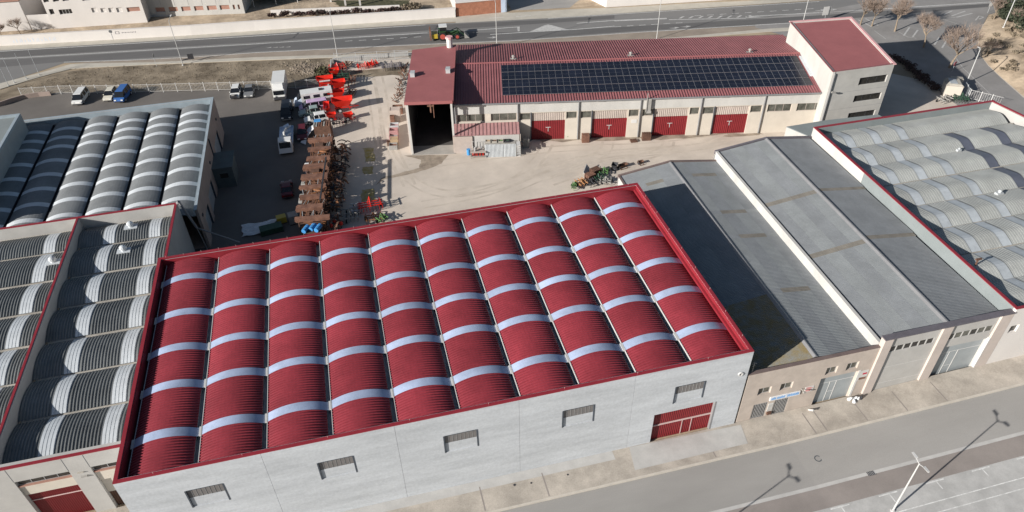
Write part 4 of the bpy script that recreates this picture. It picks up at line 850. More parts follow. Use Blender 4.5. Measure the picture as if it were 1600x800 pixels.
for i in range(40):
    r = random.Random(900+i); px_, py_ = r.uniform(1540, 1598), r.uniform(25, 122); x, y = G(px_, py_)
    if zbank(x, y) > .3: shrub('dry_bush', 'dry grey brown tuft growing on the sandy bank', 'bush', x, y, zbank(x, y)-.1, r.uniform(.8, 1.8), r.uniform(.5, 1), 'dry_grass', 100+i, 120, .14, group='dry tufts on the sandy bank')
# row of shrubs between the two roadside walls and on the bank top
for i in range(12):
    t = i/11; x = -13.5+t*28; y = 165.2-t*5.2+.5; shrub('shrub', 'low dark shrub between the two white roadside walls, %s from the left' % ['first', 'second', 'third', 'fourth', 'fifth', 'sixth', 'seventh', 'eighth', 'ninth', 'tenth', 'eleventh', 'last'][i], 'shrub', x, y, 0, 3.0, 1.1+.4*(i % 3 == 1), 'dark_bush', 200+i, 260, .2, group='shrubs between the roadside walls', d=1.1)
for i in range(7):
    shrub('shrub', 'dark reddish shrub behind the wall below the white house, %s from the left' % ['first', 'second', 'third', 'fourth', 'fifth', 'sixth', 'last'][i], 'shrub', -76+i*2.6, 167.8-i*.3, 0, 3.2, 1.5, 'dark_bush', 230+i, 260, .2, group='shrubs below the white house', d=1.6)
shrub('shrub', 'big dull green bush overhanging the end of the yard fence', 'shrub', *G(505, 122), 0, 4.5, 1.9, 'bush_leaf', 250, 700, .2)
shrub('shrub', 'bare brown bush at the end of the upper roadside wall', 'shrub', *G(640, 19), 0, 5.0, 2.0, 'dry_grass', 251, 600, .2)
for i in range(9):
    t = i/8; x, y = G(1405+t*52+(i*37 % 11)-5, 98+t*38+(i*53 % 13)-4); shrub('hedge_plant', 'dark red leaved plant in the shaded bed, %s from the office' % ['first', 'second', 'third', 'fourth', 'fifth', 'sixth', 'seventh', 'eighth', 'last'][i], 'shrub', x, y, .02, 2.6, .9, 'dark_bush', 260+i, 200, .18, group='plants in the shaded bed')
# verge: dry tufts, pale rubble
r = random.Random(5); f = MB()
for k in range(2200):
    px_ = r.uniform(20, 520); lo_ = 112 if px_ < 120 else 103-(px_-120)*.02; hi_ = 137-(px_-20)*.015
    py_ = lo_+(hi_-lo_)*r.random()
    if px_ < 120 and py_ < 140-(px_-20)*.3: continue
    x, y = G(px_, py_); s = r.uniform(.05, .13); a = r.uniform(0, pi)
    f.face([(x-s*cos(a), y-s*sin(a), 0), (x+s*cos(a), y+s*sin(a), 0), (x+r.uniform(-.1, .1), y+r.uniform(-.1, .1), s*r.uniform(.6, 1.5))])
f.build('dry_tufts', 'dry_grass', kind='stuff', label='short dry grass tufts on the brown verge', category='grass')
f = MB()
for k in range(420):
    x, y = G(r.gauss(482, 17), r.gauss(107, 5)); s = r.uniform(.06, .2)
    if y > 142 or y < 130.5: continue
    f.hexa([(x-s, y-s*.7, 0), (x+s, y-s, 0), (x+s*.8, y+s, 0), (x-s, y+s*.8, 0)], [(x-s*.5, y-s*.5, s), (x+s*.6, y-s*.5, s*.7), (x+s*.5, y+s*.5, s), (x-s*.5, y+s*.5, s*.8)])
f.build('rubble', 'gravel_dirty', kind='stuff', label='pale broken rubble heaped at the end of the verge', category='rubble')

# ================================================================= roadside wall and buildings beyond the road
RW = thing('roadside_wall', 'long low white rendered wall along the far side of the road', 'wall', (0, 0, 0))
wp = [(-140, 174.3), G(0, 72), G(300, 55), G(400, 48), G(712, 27)]
for a, c in zip(wp[:-1], wp[1:]):
    b = MB(); wall(b, a, c, 0, 2.05, .3); b.build('wall_section', 'wall_stucco', RW)
    b = MB(); A, Cc = Vector(a), Vector(c); n = Vector((-(Cc-A).y, (Cc-A).x)).normalized(); b.prism([tuple(A-n*.05), tuple(Cc-n*.05), tuple(Cc+n*.35), tuple(A+n*.35)], 2.055, 2.12); b.build('coping', 'wall_stucco', RW)
T = frameT(G(0, 72), G(300, 55)); b = MB(); b.T = T
b.box(23.6, 23.7, .005, .012, 1.15, 1.7); b.box(24.3, 24.4, .005, .012, 1.15, 1.7); b.box(23.7, 24.3, .005, .012, 1.15, 1.22); b.box(23.7, 24.3, .005, .012, 1.63, 1.7)
for k in range(9): b.box(24.9+k*.33, 25.1+k*.33, .005, .012, 1.28+.05*(k % 2), 1.46)
b.build('graffiti', 'coping_slate', RW); b = MB(); b.T = T
for k in range(16): b.box(3+k*.55+(k % 3)*.1, 3.12+k*.55+(k % 3)*.1, .005, .01, .5, 1.0+.3*(k % 2))
b.build('graffiti', 'car_paleblue', RW)
U = thing('garden_wall', 'upper low white wall behind the roadside shrubs', 'wall'); p0, p1 = G(424, 24), G(625, 16)
b = MB(); wall(b, p0, p1, 0, 1.15, .25); b.build('wall_section', 'wall_stucco', U)
def bwin(parent, T, s0, s1, z0, z1, glass='window_dark', n=1): return simple_window(parent, T, s0+.01, s1-.01, z0, z1, .18, n, glass, 'frame_white', .05)
# house A
A0 = Vector((-60.2, 172.7)); dA = Vector((cos(radians(-5.63)), sin(radians(-5.63)))); A1 = A0+dA*19.6; TA = frameT(A0, A1)
HA = thing('house', 'long white two storey building with grilled and blind small windows across the road', 'building')
wa = [(.6, 1.5, 3.1, 4.25), (2.5, 5.1, 2.95, 4.0), (9.1, 10.2, 2.9, 3.9), (10.9, 12.0, 2.8, 3.7), (12.5, 13.6, 2.7, 3.65), (14.1, 15.3, 2.6, 3.6), (16.2, 18.9, 2.5, 3.5), (.2, 1.4, 5.7, 6.4), (2.2, 3.4, 5.7, 6.4), (4.1, 5.4, 5.7, 6.4), (8, 9.6, 5.5, 6.4)]
b = MB(); wall(b, A0, A1, 0, 7.2, .3, wa); b.build('wall', 'wall_stucco', HA)
n_ = Vector((-dA.y, dA.x)); b = MB(); wall(b, A1-dA*.01, A1+n_*14, 0, 7.2, .3); wall(b, A0+n_*14, A0+dA*.01, 0, 7.2, .3); b.build('side_wall', 'wall_stucco', HA)
b = MB(); b.prism([tuple(A0-n_*.2), tuple(A1-n_*.2), tuple(A1+n_*14), tuple(A0+n_*14)], 7.2, 7.5); b.build('roof', 'terracotta', HA)
for i, w in enumerate(wa): bwin(HA, TA, *w, glass='terracotta' if i == 6 else ('wall_stucco' if i in (2, 3, 4, 5) else 'window_dark'), n=4 if i == 1 else 1)
# hall B
B0 = Vector((-40.5, 173.9)); dB = Vector((cos(radians(-10.7)), sin(radians(-10.7)))); B1 = B0+dB*20.8; TB = frameT(B0, B1); nB = Vector((-dB.y, dB.x))
HB = thing('warehouse', 'white hall with a row of brick red shutters across the road', 'building')
wb = [(1.5, 3.6), (4.4, 6.4), (7.2, 9.2), (10, 12), (12.8, 14.9), (15.6, 17.7), (18.45, 18.95), (19.55, 20.0)]
b = MB(); wall(b, B0, B1, 0, 6.5, .3, [(a, c, 1.0, 2.05) for a, c in wb]); b.build('wall', 'wall_white', HB)
b = MB(); wall(b, B1-dB*.01, B1+nB*14, 0, 6.5, .3); wall(b, B0+nB*14, B0+dB*.01, 0, 6.5, .3); b.build('side_wall', 'wall_grey', HB)
b = MB(); b.prism([tuple(B0), tuple(B1), tuple(B1+nB*14), tuple(B0+nB*14)], 6.5, 6.7); b.build('roof', 'roof_grey', HB)
for a, c in wb: bwin(HB, TB, a, c, 1.0, 2.05, 'terracotta')
for k in range(1, 7): b = MB(); b.T = TB; b.box(k*3.0, k*3.0+.06, .002, .02, 2.3, 6.4); b.build('panel_joint', 'frame_grey', HB)
# house C at the left
HC = thing('house', 'white house with two pairs of windows at the top left corner', 'building')
c0, c1 = Vector((-92, 176.2)), Vector((-64.9, 173.6)); TC = frameT(c0, c1); wc = [(11.2, 12.0, 4.6, 5.6), (12.4, 13.2, 4.5, 5.5), (16.3, 17.1, 4.3, 5.3), (18, 18.8, 4.1, 5.1), (21, 22, 4, 5), (4, 5, 4.6, 5.6)]
b = MB(); wall(b, c0, c1, 0, 6.3, .3, wc); wall(b, c1, c1+Vector((1.5, 9)), 0, 6.3, .3); b.build('wall', 'wall_stucco', HC)
for w in wc: bwin(HC, TC, *w, glass='window_mixed')
b = MB(); b.prism([(-92.2, 176), (-64.7, 173.3), (-63, 183), (-90, 186)], 6.3, 6.5); b.build('roof', 'terracotta', HC)
b = MB(); wall(b, (-64.6, 173.5), (-60.3, 173.0), 0, 3.1, .25); b.build('yard_wall', 'wall_stucco', HC)
b = MB(); b.hexa([(-64.0, 183, 0), (-57.5, 182.6, 0), (-57.5, 192, 0), (-64, 192, 0)], [(-64.0, 183, 5.0), (-57.5, 182.6, 3.6), (-57.5, 192, 3.6), (-64, 192, 5.0)]); b.build('annexe', 'wall_tan', HC)
# blue canopy and pillars
o = thing('blue_canopy', 'dark blue covered stand beyond the end of the white hall', 'shelter', (*G(425, 6), 0)); b = MB(); b.box(-4, 6, -1, 5, 2.6, 2.8); b.build('roof', 'plastic_blue', o)
for x in (-3.9, 1, 5.8): b = MB(); b.tube((x, -.9, 0), (x, -.9, 2.6), .08, 5); b.build('post', 'frame_white', o)
b = MB(); b.box(-3.9, 5.8, 4.6, 4.8, 0, 2.6); b.build('back_wall', 'steel_black', o)
for i, (px_, py_) in enumerate(((517, 3), (540, 8.5), (563, 8.5))):
    x, y = G(px_, py_); o = thing('pillar', ['white pillar at the top edge, leftmost of three', 'white pillar at the top edge, middle of three', 'white pillar at the top edge, rightmost of three'][i], 'pillar', (x, y, 0), 0, 'white pillars in the garden'); b = MB(); b.box(-.2, .2, -.2, .2, 0, 2.6); b.build('shaft', 'wall_stucco', o)
    b = MB(); b.box(-.26, .26, -.26, .26, 2.6, 2.72); b.build('capital', 'wall_stucco', o)
BR = thing('brick_building', 'brick red walled building with white corner beside the road', 'building'); q0, q1 = Vector(G(713, 26)), Vector(G(783, 19.5)); d = (q1-q0).normalized(); n_ = Vector((-d.y, d.x))
b = MB(); wall(b, q0, q1, 0, 2.9, .3); b.build('wall', 'brick_red', BR); b = MB(); wall(b, q1+d*.0, q1+d*1.3, 0, 4, .3); wall(b, q1+d*1.3, q1+d*1.3+n_*12, 0, 4, .3); b.build('corner_wall', 'car_paleblue', BR)
b = MB(); wall(b, q0+n_*12, q0+d*.01, 0, 2.9, .3); b.build('side_wall', 'wall_white', BR); b = MB(); b.prism([tuple(q0-n_*.1), tuple(q1-n_*.1), tuple(q1+n_*12), tuple(q0+n_*12)], 2.92, 3.1); b.build('roof', 'wall_stucco', BR)
WB = thing('white_building', 'bright white building at the top edge right of the driveway', 'building'); q0, q1, q2 = Vector(G(900, -12)), Vector(G(947, 11.5)), Vector(G(1180, -3))
b = MB(); wall(b, q0, q1, 0, 5, .3); wall(b, q1, q2, 0, 5, .3); b.build('wall', 'wall_stucco', WB); b = MB(); b.prism([tuple(q0), tuple(q1), tuple(q2), (120, 170), (60, 175)], 5.02, 5.2); b.build('roof', 'terracotta', WB)

# ================================================================= fences, lamps, signs
def fence_line(name, label, pts, h, step, material='frame_white', bars=9, rails=(.15, .95)):
    F = thing(name, label, 'fence', (*pts[0], 0)); base = Vector(pts[0]); pm = None; po = None
    for a, c in zip(pts[:-1], pts[1:]):
        a = Vector(a); c = Vector(c); L = (c-a).length; n = max(1, round(L/step)); d = (c-a)/n; az = atan2(d.y, d.x)
        for k in range(n):
            q = a+d*k-base
            if pm is None or abs(pmL-d.length) > .02:
                b = MB(); pmL = d.length
                for z in rails: b.box(.05, pmL-.05, -.015, .015, h*z-.02, h*z+.02)
                for i in range(bars): x = pmL*(i+1)/(bars+1); b.box(x-.012, x+.012, -.008, .008, h*rails[0]+.02, h*rails[-1]-.02)
                o = b.build('fence_panel', material, F, (q.x, q.y, 0), az); pm = o.data
            else: put('fence_panel', pm, F, (q.x, q.y, 0), az)
            if po is None: b = MB(); b.box(-.045, .045, -.045, .045, 0, h+.1); po = b.build('post', material, F, (q.x, q.y, 0), az).data
            else: put('post', po, F, (q.x, q.y, 0), az)
    return F
fence_line('metal_fence', 'long white metal fence along the far edge of the parking yard', [G(35, 151), G(96, 147), G(190, 146), G(300, 143), G(425, 140), G(500, 137)], 1.7, 2.45)
fence_line('wire_fence', 'thin wire fence on posts between verge and machinery yard', [G(*p) for p in ((524, 98), (590, 95), (645, 92))], 1.9, 4.5, 'galv', 12, (.1, .5, .97))
fence_line('metal_gate_fence', 'short open metal fence beside the cream cabin', [(103.2, 92.6), (104.4, 95.0)], 1.9, 1.3, 'galv', 5)
fence_line('metal_fence', 'metal railing leading from the cream cabin to the right warehouse', [(103.3, 92.4), (106.5, 88.5)], 1.8, 1.5, 'frame_white', 4)
LW = thing('low_wall', 'low dark concrete wall curving around the left end of the parking yard', 'wall'); pts = [G(-60, 180), G(0, 167), G(20, 160), G(40, 154.5), G(62, 151), G(80, 149.5)]
for a, c in zip(pts[:-1], pts[1:]): b = MB(); wall(b, a, c, 0, .8, .25); b.build('wall_section', 'wall_tan', LW)
CW = thing('concrete_wall', 'narrow pale concrete wall between verge and machinery yard', 'wall')
for a, c in (((-3.4, 129.3), (-2.6, 137.9)), ((-2.5, 138.1), (12.2, 137.3)), ((-4.8, 116), (-3.45, 129.2))): b = MB(); wall(b, a, c, 0, .9, .25); b.build('wall_section', 'wall_grey', CW)
for i, (px_, py_, tx, ty) in enumerate(((14, 135, 0, 104), (23, 130, 14, 104), (42, 124, 33, 97), (62, 118, 48, 96))):
    x, y = G(px_, py_); h = 5.2; o = thing('flag_pole', ['slender pole at the left edge, first of four', 'slender pole at the left edge, second of four', 'slender pole at the left edge, third of four', 'slender pole at the left edge, fourth of four'][i], 'pole', (x, y, 0), 0, 'thin poles on the verge corner'); b = MB(); b.tube((0, 0, 0), (0, 0, h), .05, 5, .035); b.build('shaft', 'galv', o); b = MB(); b.tube((0, 0, 0), (0, 0, .25), .12, 6); b.build('base', 'galv', o)
def lamp(label, x, y, h, arm=1.6, az=radians(80), z=0, double=False, rad=.09):
    t = thing('street_lamp', label, 'street lamp', (x, y, z), az, 'street lamps'); b = MB(); b.tube((0, 0, 0), (0, 0, h), rad, 8, rad*.6); b.build('pole', 'lamp_paint', t); b = MB(); b.tube((0, 0, 0), (0, 0, .12), rad*2.4, 8, rad*2); b.build('base', 'lamp_paint', t)
    for s in ((1, -1) if double else (1,)):
        b = MB(); b.tube((0, 0, h-.1), (s*arm, 0, h+.12), rad*.45, 6); b.build('arm', 'lamp_paint', t)
        b = MB(); b.hexa([(s*(arm-.1), -.07, h+.08), (s*(arm+.55), -.05, h+.14), (s*(arm+.55), .05, h+.14), (s*(arm-.1), .07, h+.08)][::s], [(s*(arm-.05), -.13, h+.2), (s*(arm+.5), -.1, h+.24), (s*(arm+.5), .1, h+.24), (s*(arm-.05), .13, h+.2)][::s]); b.build('lamp_head', 'frame_white', t)
    return t
x, y = G(1394, 799.5); lamp('white double armed street lamp standing in the front parking strip', x, y, 7.2, .5, radians(90), 0.14, True)
lamp('double armed street lamp further left, seen by its shadow on the street', 16.6, 26.4, 7.4, .5, radians(90), 0, True)
for (px_, py_, h, lb) in ((286, 102, 9, 'thin street lamp on the verge above the parked blue car'), (527.5, 88, 8.8, 'thin street lamp on the footpath above the red machines'), (776.5, 77, 9.3, 'thin street lamp just behind the red roof near the tractor'), (1026, 61, 9, 'thin street lamp behind the middle of the long red roof'), (1252, 46, 8.6, 'thin street lamp behind the office block')):
    x, y = G(px_, py_); lamp(lb, x, y, h, 1.7, radians(82))
for (px_, py_, h, lb) in ((1563, 54, 9, 'tall pale lamp post on the sandy bank'), (1510, 130, 6.4, 'pale lamp post at the corner of the junction road')):
    x, y = G(px_, py_); lamp(lb, x, y, h, 1.2 if h > 7 else .15, radians(100), zbank(x, y) if px_ > 1550 else 0, False, .11)
def sign(label, x, y, h, shape, material, s=.4, az=0, cat='road sign'):
    t = thing('road_sign', label, cat, (x, y, 0), az); b = MB(); b.tube((0, 0, 0), (0, 0, h), .035, 5); b.build('post', 'galv', t); b = MB()
    if shape == 'round': b.T = lambda a, c, z: (a, -z, c); b.prism([(s*cos(2*pi*k/14), h-.2+s*sin(2*pi*k/14)) for k in range(14)], .04, .07)
    else: b.box(-s, s, -.07, -.04, h-2*s, h)
    p = b.build('plate', material, t); return p
p = sign('round red no entry sign beside the bare tree', *G(1487, 113), 1.9, 'round', 'sign_red', .42, radians(20)); b = MB(); b.box(-.28, .28, -.078, -.071, 1.63, 1.77); b.build('bar', 'frame_white', p)
sign('small square sign on a post near the leftmost street lamp', *G(245, 104), 2.6, 'square', 'steel_grey', .35, radians(85)); sign('dark backed road sign beside the leftmost street lamp', *G(300, 96), 1.6, 'square', 'steel_black', .55); sign('small round sign standing in front of the white roadside wall', *G(177, 62), 2.0, 'round', 'car_grey', .3)
sign('small sign post at the junction corner', *G(1543, 20), 2.2, 'square', 'frame_white', .4)
sign('white panel sign behind the office roof', *G(1288, 32), 3.0, 'square', 'frame_white', .9)
# ================================================================= vehicles
def wheel(parent, x, y, r, w, rim='rim', name='wheel'):
    b = MB(); b.tube((x, y-w/2, r), (x, y+w/2, r), r, 14); o = b.build(name, 'tyre', parent)
    b = MB(); s = 1 if y > 0 else -1; b.tube((x, y+s*w/2-.01*s, r), (x, y+s*(w/2+.02), r), r*.6, 10); b.build('rim', rim, o); return o
STY = {  # x from rear(0) to front(1): body outline and greenhouse outline, fractions of length and height
 'hatch': dict(body=[(0, .28), (.0, .55), (.02, .62), (.6, .62), (.72, .58), (.95, .48), (1, .40), (1, .22)], cab=[(.03, .62), (.10, .96), (.16, 1), (.50, 1), (.56, .97), (.74, .60)]),
 'sedan': dict(body=[(0, .28), (.0, .55), (.03, .62), (.2, .64), (.62, .63), (.72, .60), (.95, .50), (1, .40), (1, .22)], cab=[(.14, .63), (.28, .96), (.34, 1), (.52, 1), (.58, .96), (.73, .61)]),
 'van': dict(body=[(0, .2), (0, .52), (.01, .55), (.8, .55), (.86, .52), (.97, .42), (1, .34), (1, .18)], cab=[(.01, .55), (.03, .97), (.06, 1), (.66, 1), (.72, .97), (.87, .53)])}
def car(label, x, y, az, paint, L=4.3, Wd=1.75, H=1.5, style='hatch', group='cars in the parking yard', cat='car', name='parked_car', solid_rear=False):
    t = thing(name, label, cat, (x, y, .01), az, group); st = STY[style]; X = lambda f: (f-.5)*L
    def shell(pts, hw0, hw1, z0, mb):
        zs = [p[1] for p in pts]; lo, hi = min(zs), max(zs)
        W_ = lambda z: (hw0+(hw1-hw0)*((z-lo)/(hi-lo) if hi > lo else 0))
        A = [mb.p(X(p[0]), -W_(p[1])*(0.93 if p[0] in (0, 1) else 1), p[1]*H) for p in pts]; B = [mb.p(X(p[0]), W_(p[1])*(0.93 if p[0] in (0, 1) else 1), p[1]*H) for p in pts]
        for i in range(len(pts)-1): mb.fi([A[i], A[i+1], B[i+1], B[i]][::-1])
        mb.fi(A); mb.fi(B[::-1]); mb.fi([A[0], B[0], B[-1], A[-1]][::-1])
    b = MB(); shell([(0, .17)]+st['body'][1:-1]+[(1, .17)], Wd/2, Wd/2*.96, 0, b); body = b.build('body', paint, t)
    b = MB(); shell(st['cab'], Wd/2*.94, Wd/2*.74, 0, b); b.build('windows', 'car_glass', t)
    cb = st['cab']; b = MB(); r0, r1 = X(cb[1][0]), X(cb[-2][0]); w_ = Wd/2*.76; b.hexa([(r0, -w_, H*.965), (r1, -w_, H*.965), (r1, w_, H*.965), (r0, w_, H*.965)], [(r0+.1, -w_*.9, H*1.01), (r1-.1, -w_*.9, H*1.01), (r1-.1, w_*.9, H*1.01), (r0+.1, w_*.9, H*1.01)]); b.build('roof', paint, t)
    for s in (1, -1):
        b = MB(); hb, ht = Wd/2*.95, Wd/2*.76
        for fx in ([cb[0][0]+.04, .36, .56] if style != 'van' else [.03, .3, .58]): b.hexa([(X(fx), s*hb-.02, H*.6), (X(fx)+.12, s*hb-.02, H*.6), (X(fx)+.12, s*hb+.02, H*.6), (X(fx), s*hb+.02, H*.6)], [(X(fx)+.04, s*ht-.02, H*.97), (X(fx)+.12, s*ht-.02, H*.97), (X(fx)+.12, s*ht+.02, H*.97), (X(fx)+.04, s*ht+.02, H*.97)])
        b.build('pillar', paint, t)
        b = MB(); b.box(X(.985), X(1.004), s*Wd*.32-.18, s*Wd*.32+.18, H*.33, H*.43); b.build('headlight', 'headlight', t)
        b = MB(); b.box(X(-.004), X(.01), s*Wd*.38-.12, s*Wd*.38+.12, H*.38, H*.55); b.build('taillight', 'taillight', t)
        b = MB(); b.box(X(.66), X(.66)+.12, s*(Wd/2+.02)-.1, s*(Wd/2+.02)+.1, H*.6, H*.7); b.build('mirror', paint, t)
        for fx in (.17, .81): wheel(t, X(fx), s*(Wd/2-.09), .32, .2)
    b = MB(); b.box(X(.97), X(1.012), -Wd*.42, Wd*.42, H*.17, H*.27); b.box(X(-.012), X(.03), -Wd*.42, Wd*.42, H*.2, H*.3); b.build('bumper', 'steel_black' if paint != 'car_black' else 'steel_grey', t)
    return t
R_ = radians
car('white people carrier parked alone, leftmost in the yard', -47.3, 134.6, R_(-97), 'car_white', 4.5, 1.8, 1.7, 'van')
car('cream coloured small car tight beside the blue car', -42.3, 134.4, R_(-97), 'car_cream', 3.9, 1.6, 1.45)
car('bright blue boxy car with long shadow beside the cream car', -40.0, 133.4, R_(-100), 'car_blue', 4.4, 1.8, 1.85, 'van')
car('white car with damaged black front near the fence', -20.2, 129.2, R_(-95), 'car_white', 4.1, 1.7, 1.45); 
x = thing('engine_bay', 'exposed black engine bay at the front of the damaged white car', 'engine', (-20.5, 127.3, .5)); b = MB(); b.box(-.6, .6, -.35, .35, 0, .35); b.build('engine_block', 'steel_black', x); b = MB(); b.box(-.3, .2, -.2, .2, .35, .5); b.build('cover', 'steel_grey', x)
car('dark grey car beside the damaged white car', -17.8, 129.0, R_(-95), 'car_grey', 4.2, 1.7, 1.45, 'sedan')
car('black van in the shade behind the white box truck', -11.3, 118.8, R_(-93), 'car_black', 4.9, 1.9, 1.9, 'van', cat='van', name='parked_van')
car('lilac and white minivan with dark side windows parked sideways', *G(491, 170), R_(184), 'car_lilac', 5.0, 1.8, 1.6, 'van')
car('pale green estate car below the lilac minivan', *G(489, 179), R_(183), 'car_sage', 4.6, 1.7, 1.45, 'sedan')
car('white small car with open dark front by the blue sheeting', *G(495, 190), R_(185), 'car_white', 4.0, 1.7, 1.5)
car('dark maroon car half hidden beside the tow truck', -8.9, 110.8, R_(-92), 'car_maroon', 4.0, 1.65, 1.4)
car('small maroon car in deep shade below the tow truck', -11.5, 94.6, R_(92), 'car_maroon', 4.2, 1.7, 1.4, 'sedan')
# motorhome
t = thing('camper_van', 'white camper van with dark side windows parked sideways beside the red machines', 'camper', (*G(491, 162), 0), R_(184), None)
b = MB(); b.box(-3.4, 2.0, -1.0, 1.0, .45, 2.5); b.build('body', 'car_white', t); b = MB(); b.hexa([(2.0, -.95, .4), (3.4, -.9, .4), (3.4, .9, .4), (2.0, .95, .4)], [(2.0, -.9, 1.75), (3.1, -.85, 1.2), (3.1, .85, 1.2), (2.0, .9, 1.75)]); b.build('cab', 'car_paleblue', t)
b = MB(); b.hexa([(2.02, -.8, 1.75), (2.75, -.8, 1.4), (2.75, .8, 1.4), (2.02, .8, 1.75)], [(2.0, -.75, 2.2), (2.1, -.75, 2.2), (2.1, .75, 2.2), (2.0, .75, 2.2)]); b.build('windscreen', 'car_glass', t)
for s in (1, -1):
    for a in (-2.9, -1.2, .5): b = MB(); b.box(a, a+1.1, s*1.0-.02, s*1.0+.02, 1.6, 2.15); b.build('window', 'car_glass', t)
    for a in (-2.3, 2.4): wheel(t, a, s*.85, .36, .24)
b = MB(); b.box(-1.9, -1.2, -.35, .35, 2.5, 2.62); b.build('roof_hatch', 'steel_black', t)
# box truck
t = thing('box_truck', 'white box truck facing the camera with rounded roof front', 'truck', (-12.3, 127.4, 0), R_(-93), None)
b = MB(); b.box(-3.3, 1.7, -1.1, 1.1, .75, 3.0); b.build('cargo_box', 'car_white', t)
b = MB(); b.hexa([(1.75, -1.05, .5), (3.2, -1.05, .5), (3.2, 1.05, .5), (1.75, 1.05, .5)], [(1.75, -1.0, 2.3), (2.9, -1.0, 2.2), (2.9, 1.0, 2.2), (1.75, 1.0, 2.3)]); b.build('cab', 'car_white', t)
b = MB(); b.hexa([(1.75, -.9, 2.3), (2.9, -.9, 2.2), (2.9, .9, 2.2), (1.75, .9, 2.3)], [(1.75, -.9, 2.95), (2.1, -.8, 2.9), (2.1, .8, 2.9), (1.75, .9, 2.95)]); b.build('wind_deflector', 'car_white', t)
b = MB(); b.hexa([(3.21, -.9, 1.35), (3.13, -.9, 2.05), (3.13, .9, 2.05), (3.21, .9, 1.35)][::-1], [(3.19-.15, -.9, 1.35), (2.98, -.9, 2.05), (2.98, .9, 2.05), (3.04, .9, 1.35)][::-1]); b.build('windscreen', 'car_glass', t)
b = MB(); b.box(3.2, 3.27, -1.0, 1.0, .45, .95); b.build('bumper', 'steel_black', t)
for s in (1, -1):
    for a in (-2.2, 2.5): wheel(t, a, s*.9, .42, .28)
    b = MB(); b.box(3.2, 3.28, s*.8-.15, s*.8+.15, 1.0, 1.2); b.build('headlight', 'headlight', t)
# tow truck
t = thing('tow_truck', 'white flatbed tow truck in the shade with parts piled on its bed', 'truck', (-11.4, 108.6, 0), R_(-92), None)
b = MB(); b.box(-3.8, 1.6, -1.1, 1.1, .9, 1.05); b.box(-3.8, -3.7, -1.1, 1.1, 1.05, 1.3); b.box(-3.8, 1.6, 1.04, 1.1, 1.05, 1.25); b.box(-3.8, 1.6, -1.1, -1.04, 1.05, 1.25); b.build('bed', 'car_paleblue', t)
b = MB(); b.hexa([(1.7, -1.05, .5), (3.6, -1.05, .5), (3.6, 1.05, .5), (1.7, 1.05, .5)], [(1.7, -1, 2.35), (2.9, -.95, 2.3), (2.9, .95, 2.3), (1.7, 1, 2.35)]); b.build('cab', 'car_white', t)
b = MB(); b.hexa([(3.34, -.85, 1.25), (3.02, -.85, 2.1), (3.02, .85, 2.1), (3.34, .85, 1.25)][::-1], [(3.2, -.85, 1.25), (2.9, -.85, 2.1), (2.9, .85, 2.1), (3.2, .85, 1.25)][::-1]); b.build('windscreen', 'car_glass', t)
b = MB(); b.tube((1.2, 0, 1.05), (1.0, 0, 2.8), .15, 6); b.tube((1.0, 0, 2.8), (-1.4, .2, 2.2), .12, 6); b.tube((-1.4, .2, 2.2), (-2.2, .2, 1.3), .08, 5); b.build('crane_arm', 'car_white', t)
for s in (1, -1):
    for a in (-2.6, 2.7): wheel(t, a, s*.9, .45, .28)
o = thing('salvaged_parts', 'pale salvaged body parts heaped on the tow truck bed', 'scrap', (-11.4, 110.3, 1.06)); r = random.Random(3)
for k in range(9):
    b = MB(); x0, y0 = r.uniform(-.8, .3), r.uniform(-2.0, 1.2); b.T = lambda x, y, z, a=r.uniform(-.6, .6), x0=x0, y0=y0: (x0+x*cos(a)-y*sin(a), y0+x*sin(a)+y*cos(a), z+.3*x); b.box(0, r.uniform(.4, .9), 0, r.uniform(.3, .9), .2+.04*k, .26+.04*k); b.build('part', r.choice(['car_white', 'car_paleblue', 'steel_grey', 'car_white']), o)
# tractor
t = thing('tractor', 'green tractor with white roof, red wheel rims and front loader driving on the road', 'tractor', (*G(700, 60), 0), R_(-6))
b = MB(); b.hexa([(-.6, -.5, .8), (2.3, -.4, .8), (2.3, .4, .8), (-.6, .5, .8)], [(-.6, -.45, 1.7), (2.2, -.3, 1.5), (2.2, .3, 1.5), (-.6, .45, 1.7)]); b.build('bonnet', 'tractor_green', t)
b = MB(); b.box(-1.7, -.1, -.75, .75, 1.2, 1.6); b.build('body', 'tractor_green', t)
b = MB(); b.hexa([(-1.6, -.7, 1.6), (-.1, -.7, 1.6), (-.1, .7, 1.6), (-1.6, .7, 1.6)], [(-1.5, -.65, 2.7), (-.3, -.65, 2.7), (-.3, .65, 2.7), (-1.5, .65, 2.7)]); b.build('cab_glass', 'car_glass', t)
b = MB(); b.box(-1.75, -.1, -.8, .8, 2.7, 2.86); b.build('roof', 'car_white', t)
for s in (1, -1):
    wheel(t, -1.1, s*.95, .9, .5, 'rim_red'); wheel(t, 1.9, s*.8, .58, .38, 'rim_red'); b = MB(); b.box(-1.9, -.4, s*.95-.28, s*.95+.28, 1.82, 1.9); b.build('mudguard', 'tractor_green', t)
    b = MB(); b.tube((.2, s*.6, 1.3), (2.0, s*.55, 1.9), .09, 5); b.tube((2.0, s*.55, 1.9), (3.5, s*.55, .6), .08, 5); b.tube((.6, s*.6, .9), (2.2, s*.55, 1.6), .05, 4); b.build('loader_arm', 'tractor_green', t)
b = MB(); b.hexa([(3.4, -1.0, .2), (4.4, -1.0, .15), (4.4, 1.0, .15), (3.4, 1.0, .2)], [(3.4, -1.0, 1.1), (3.55, -1.0, 1.1), (3.55, 1.0, 1.1), (3.4, 1.0, 1.1)]); b.build('loader_bucket', 'steel_grey', t)
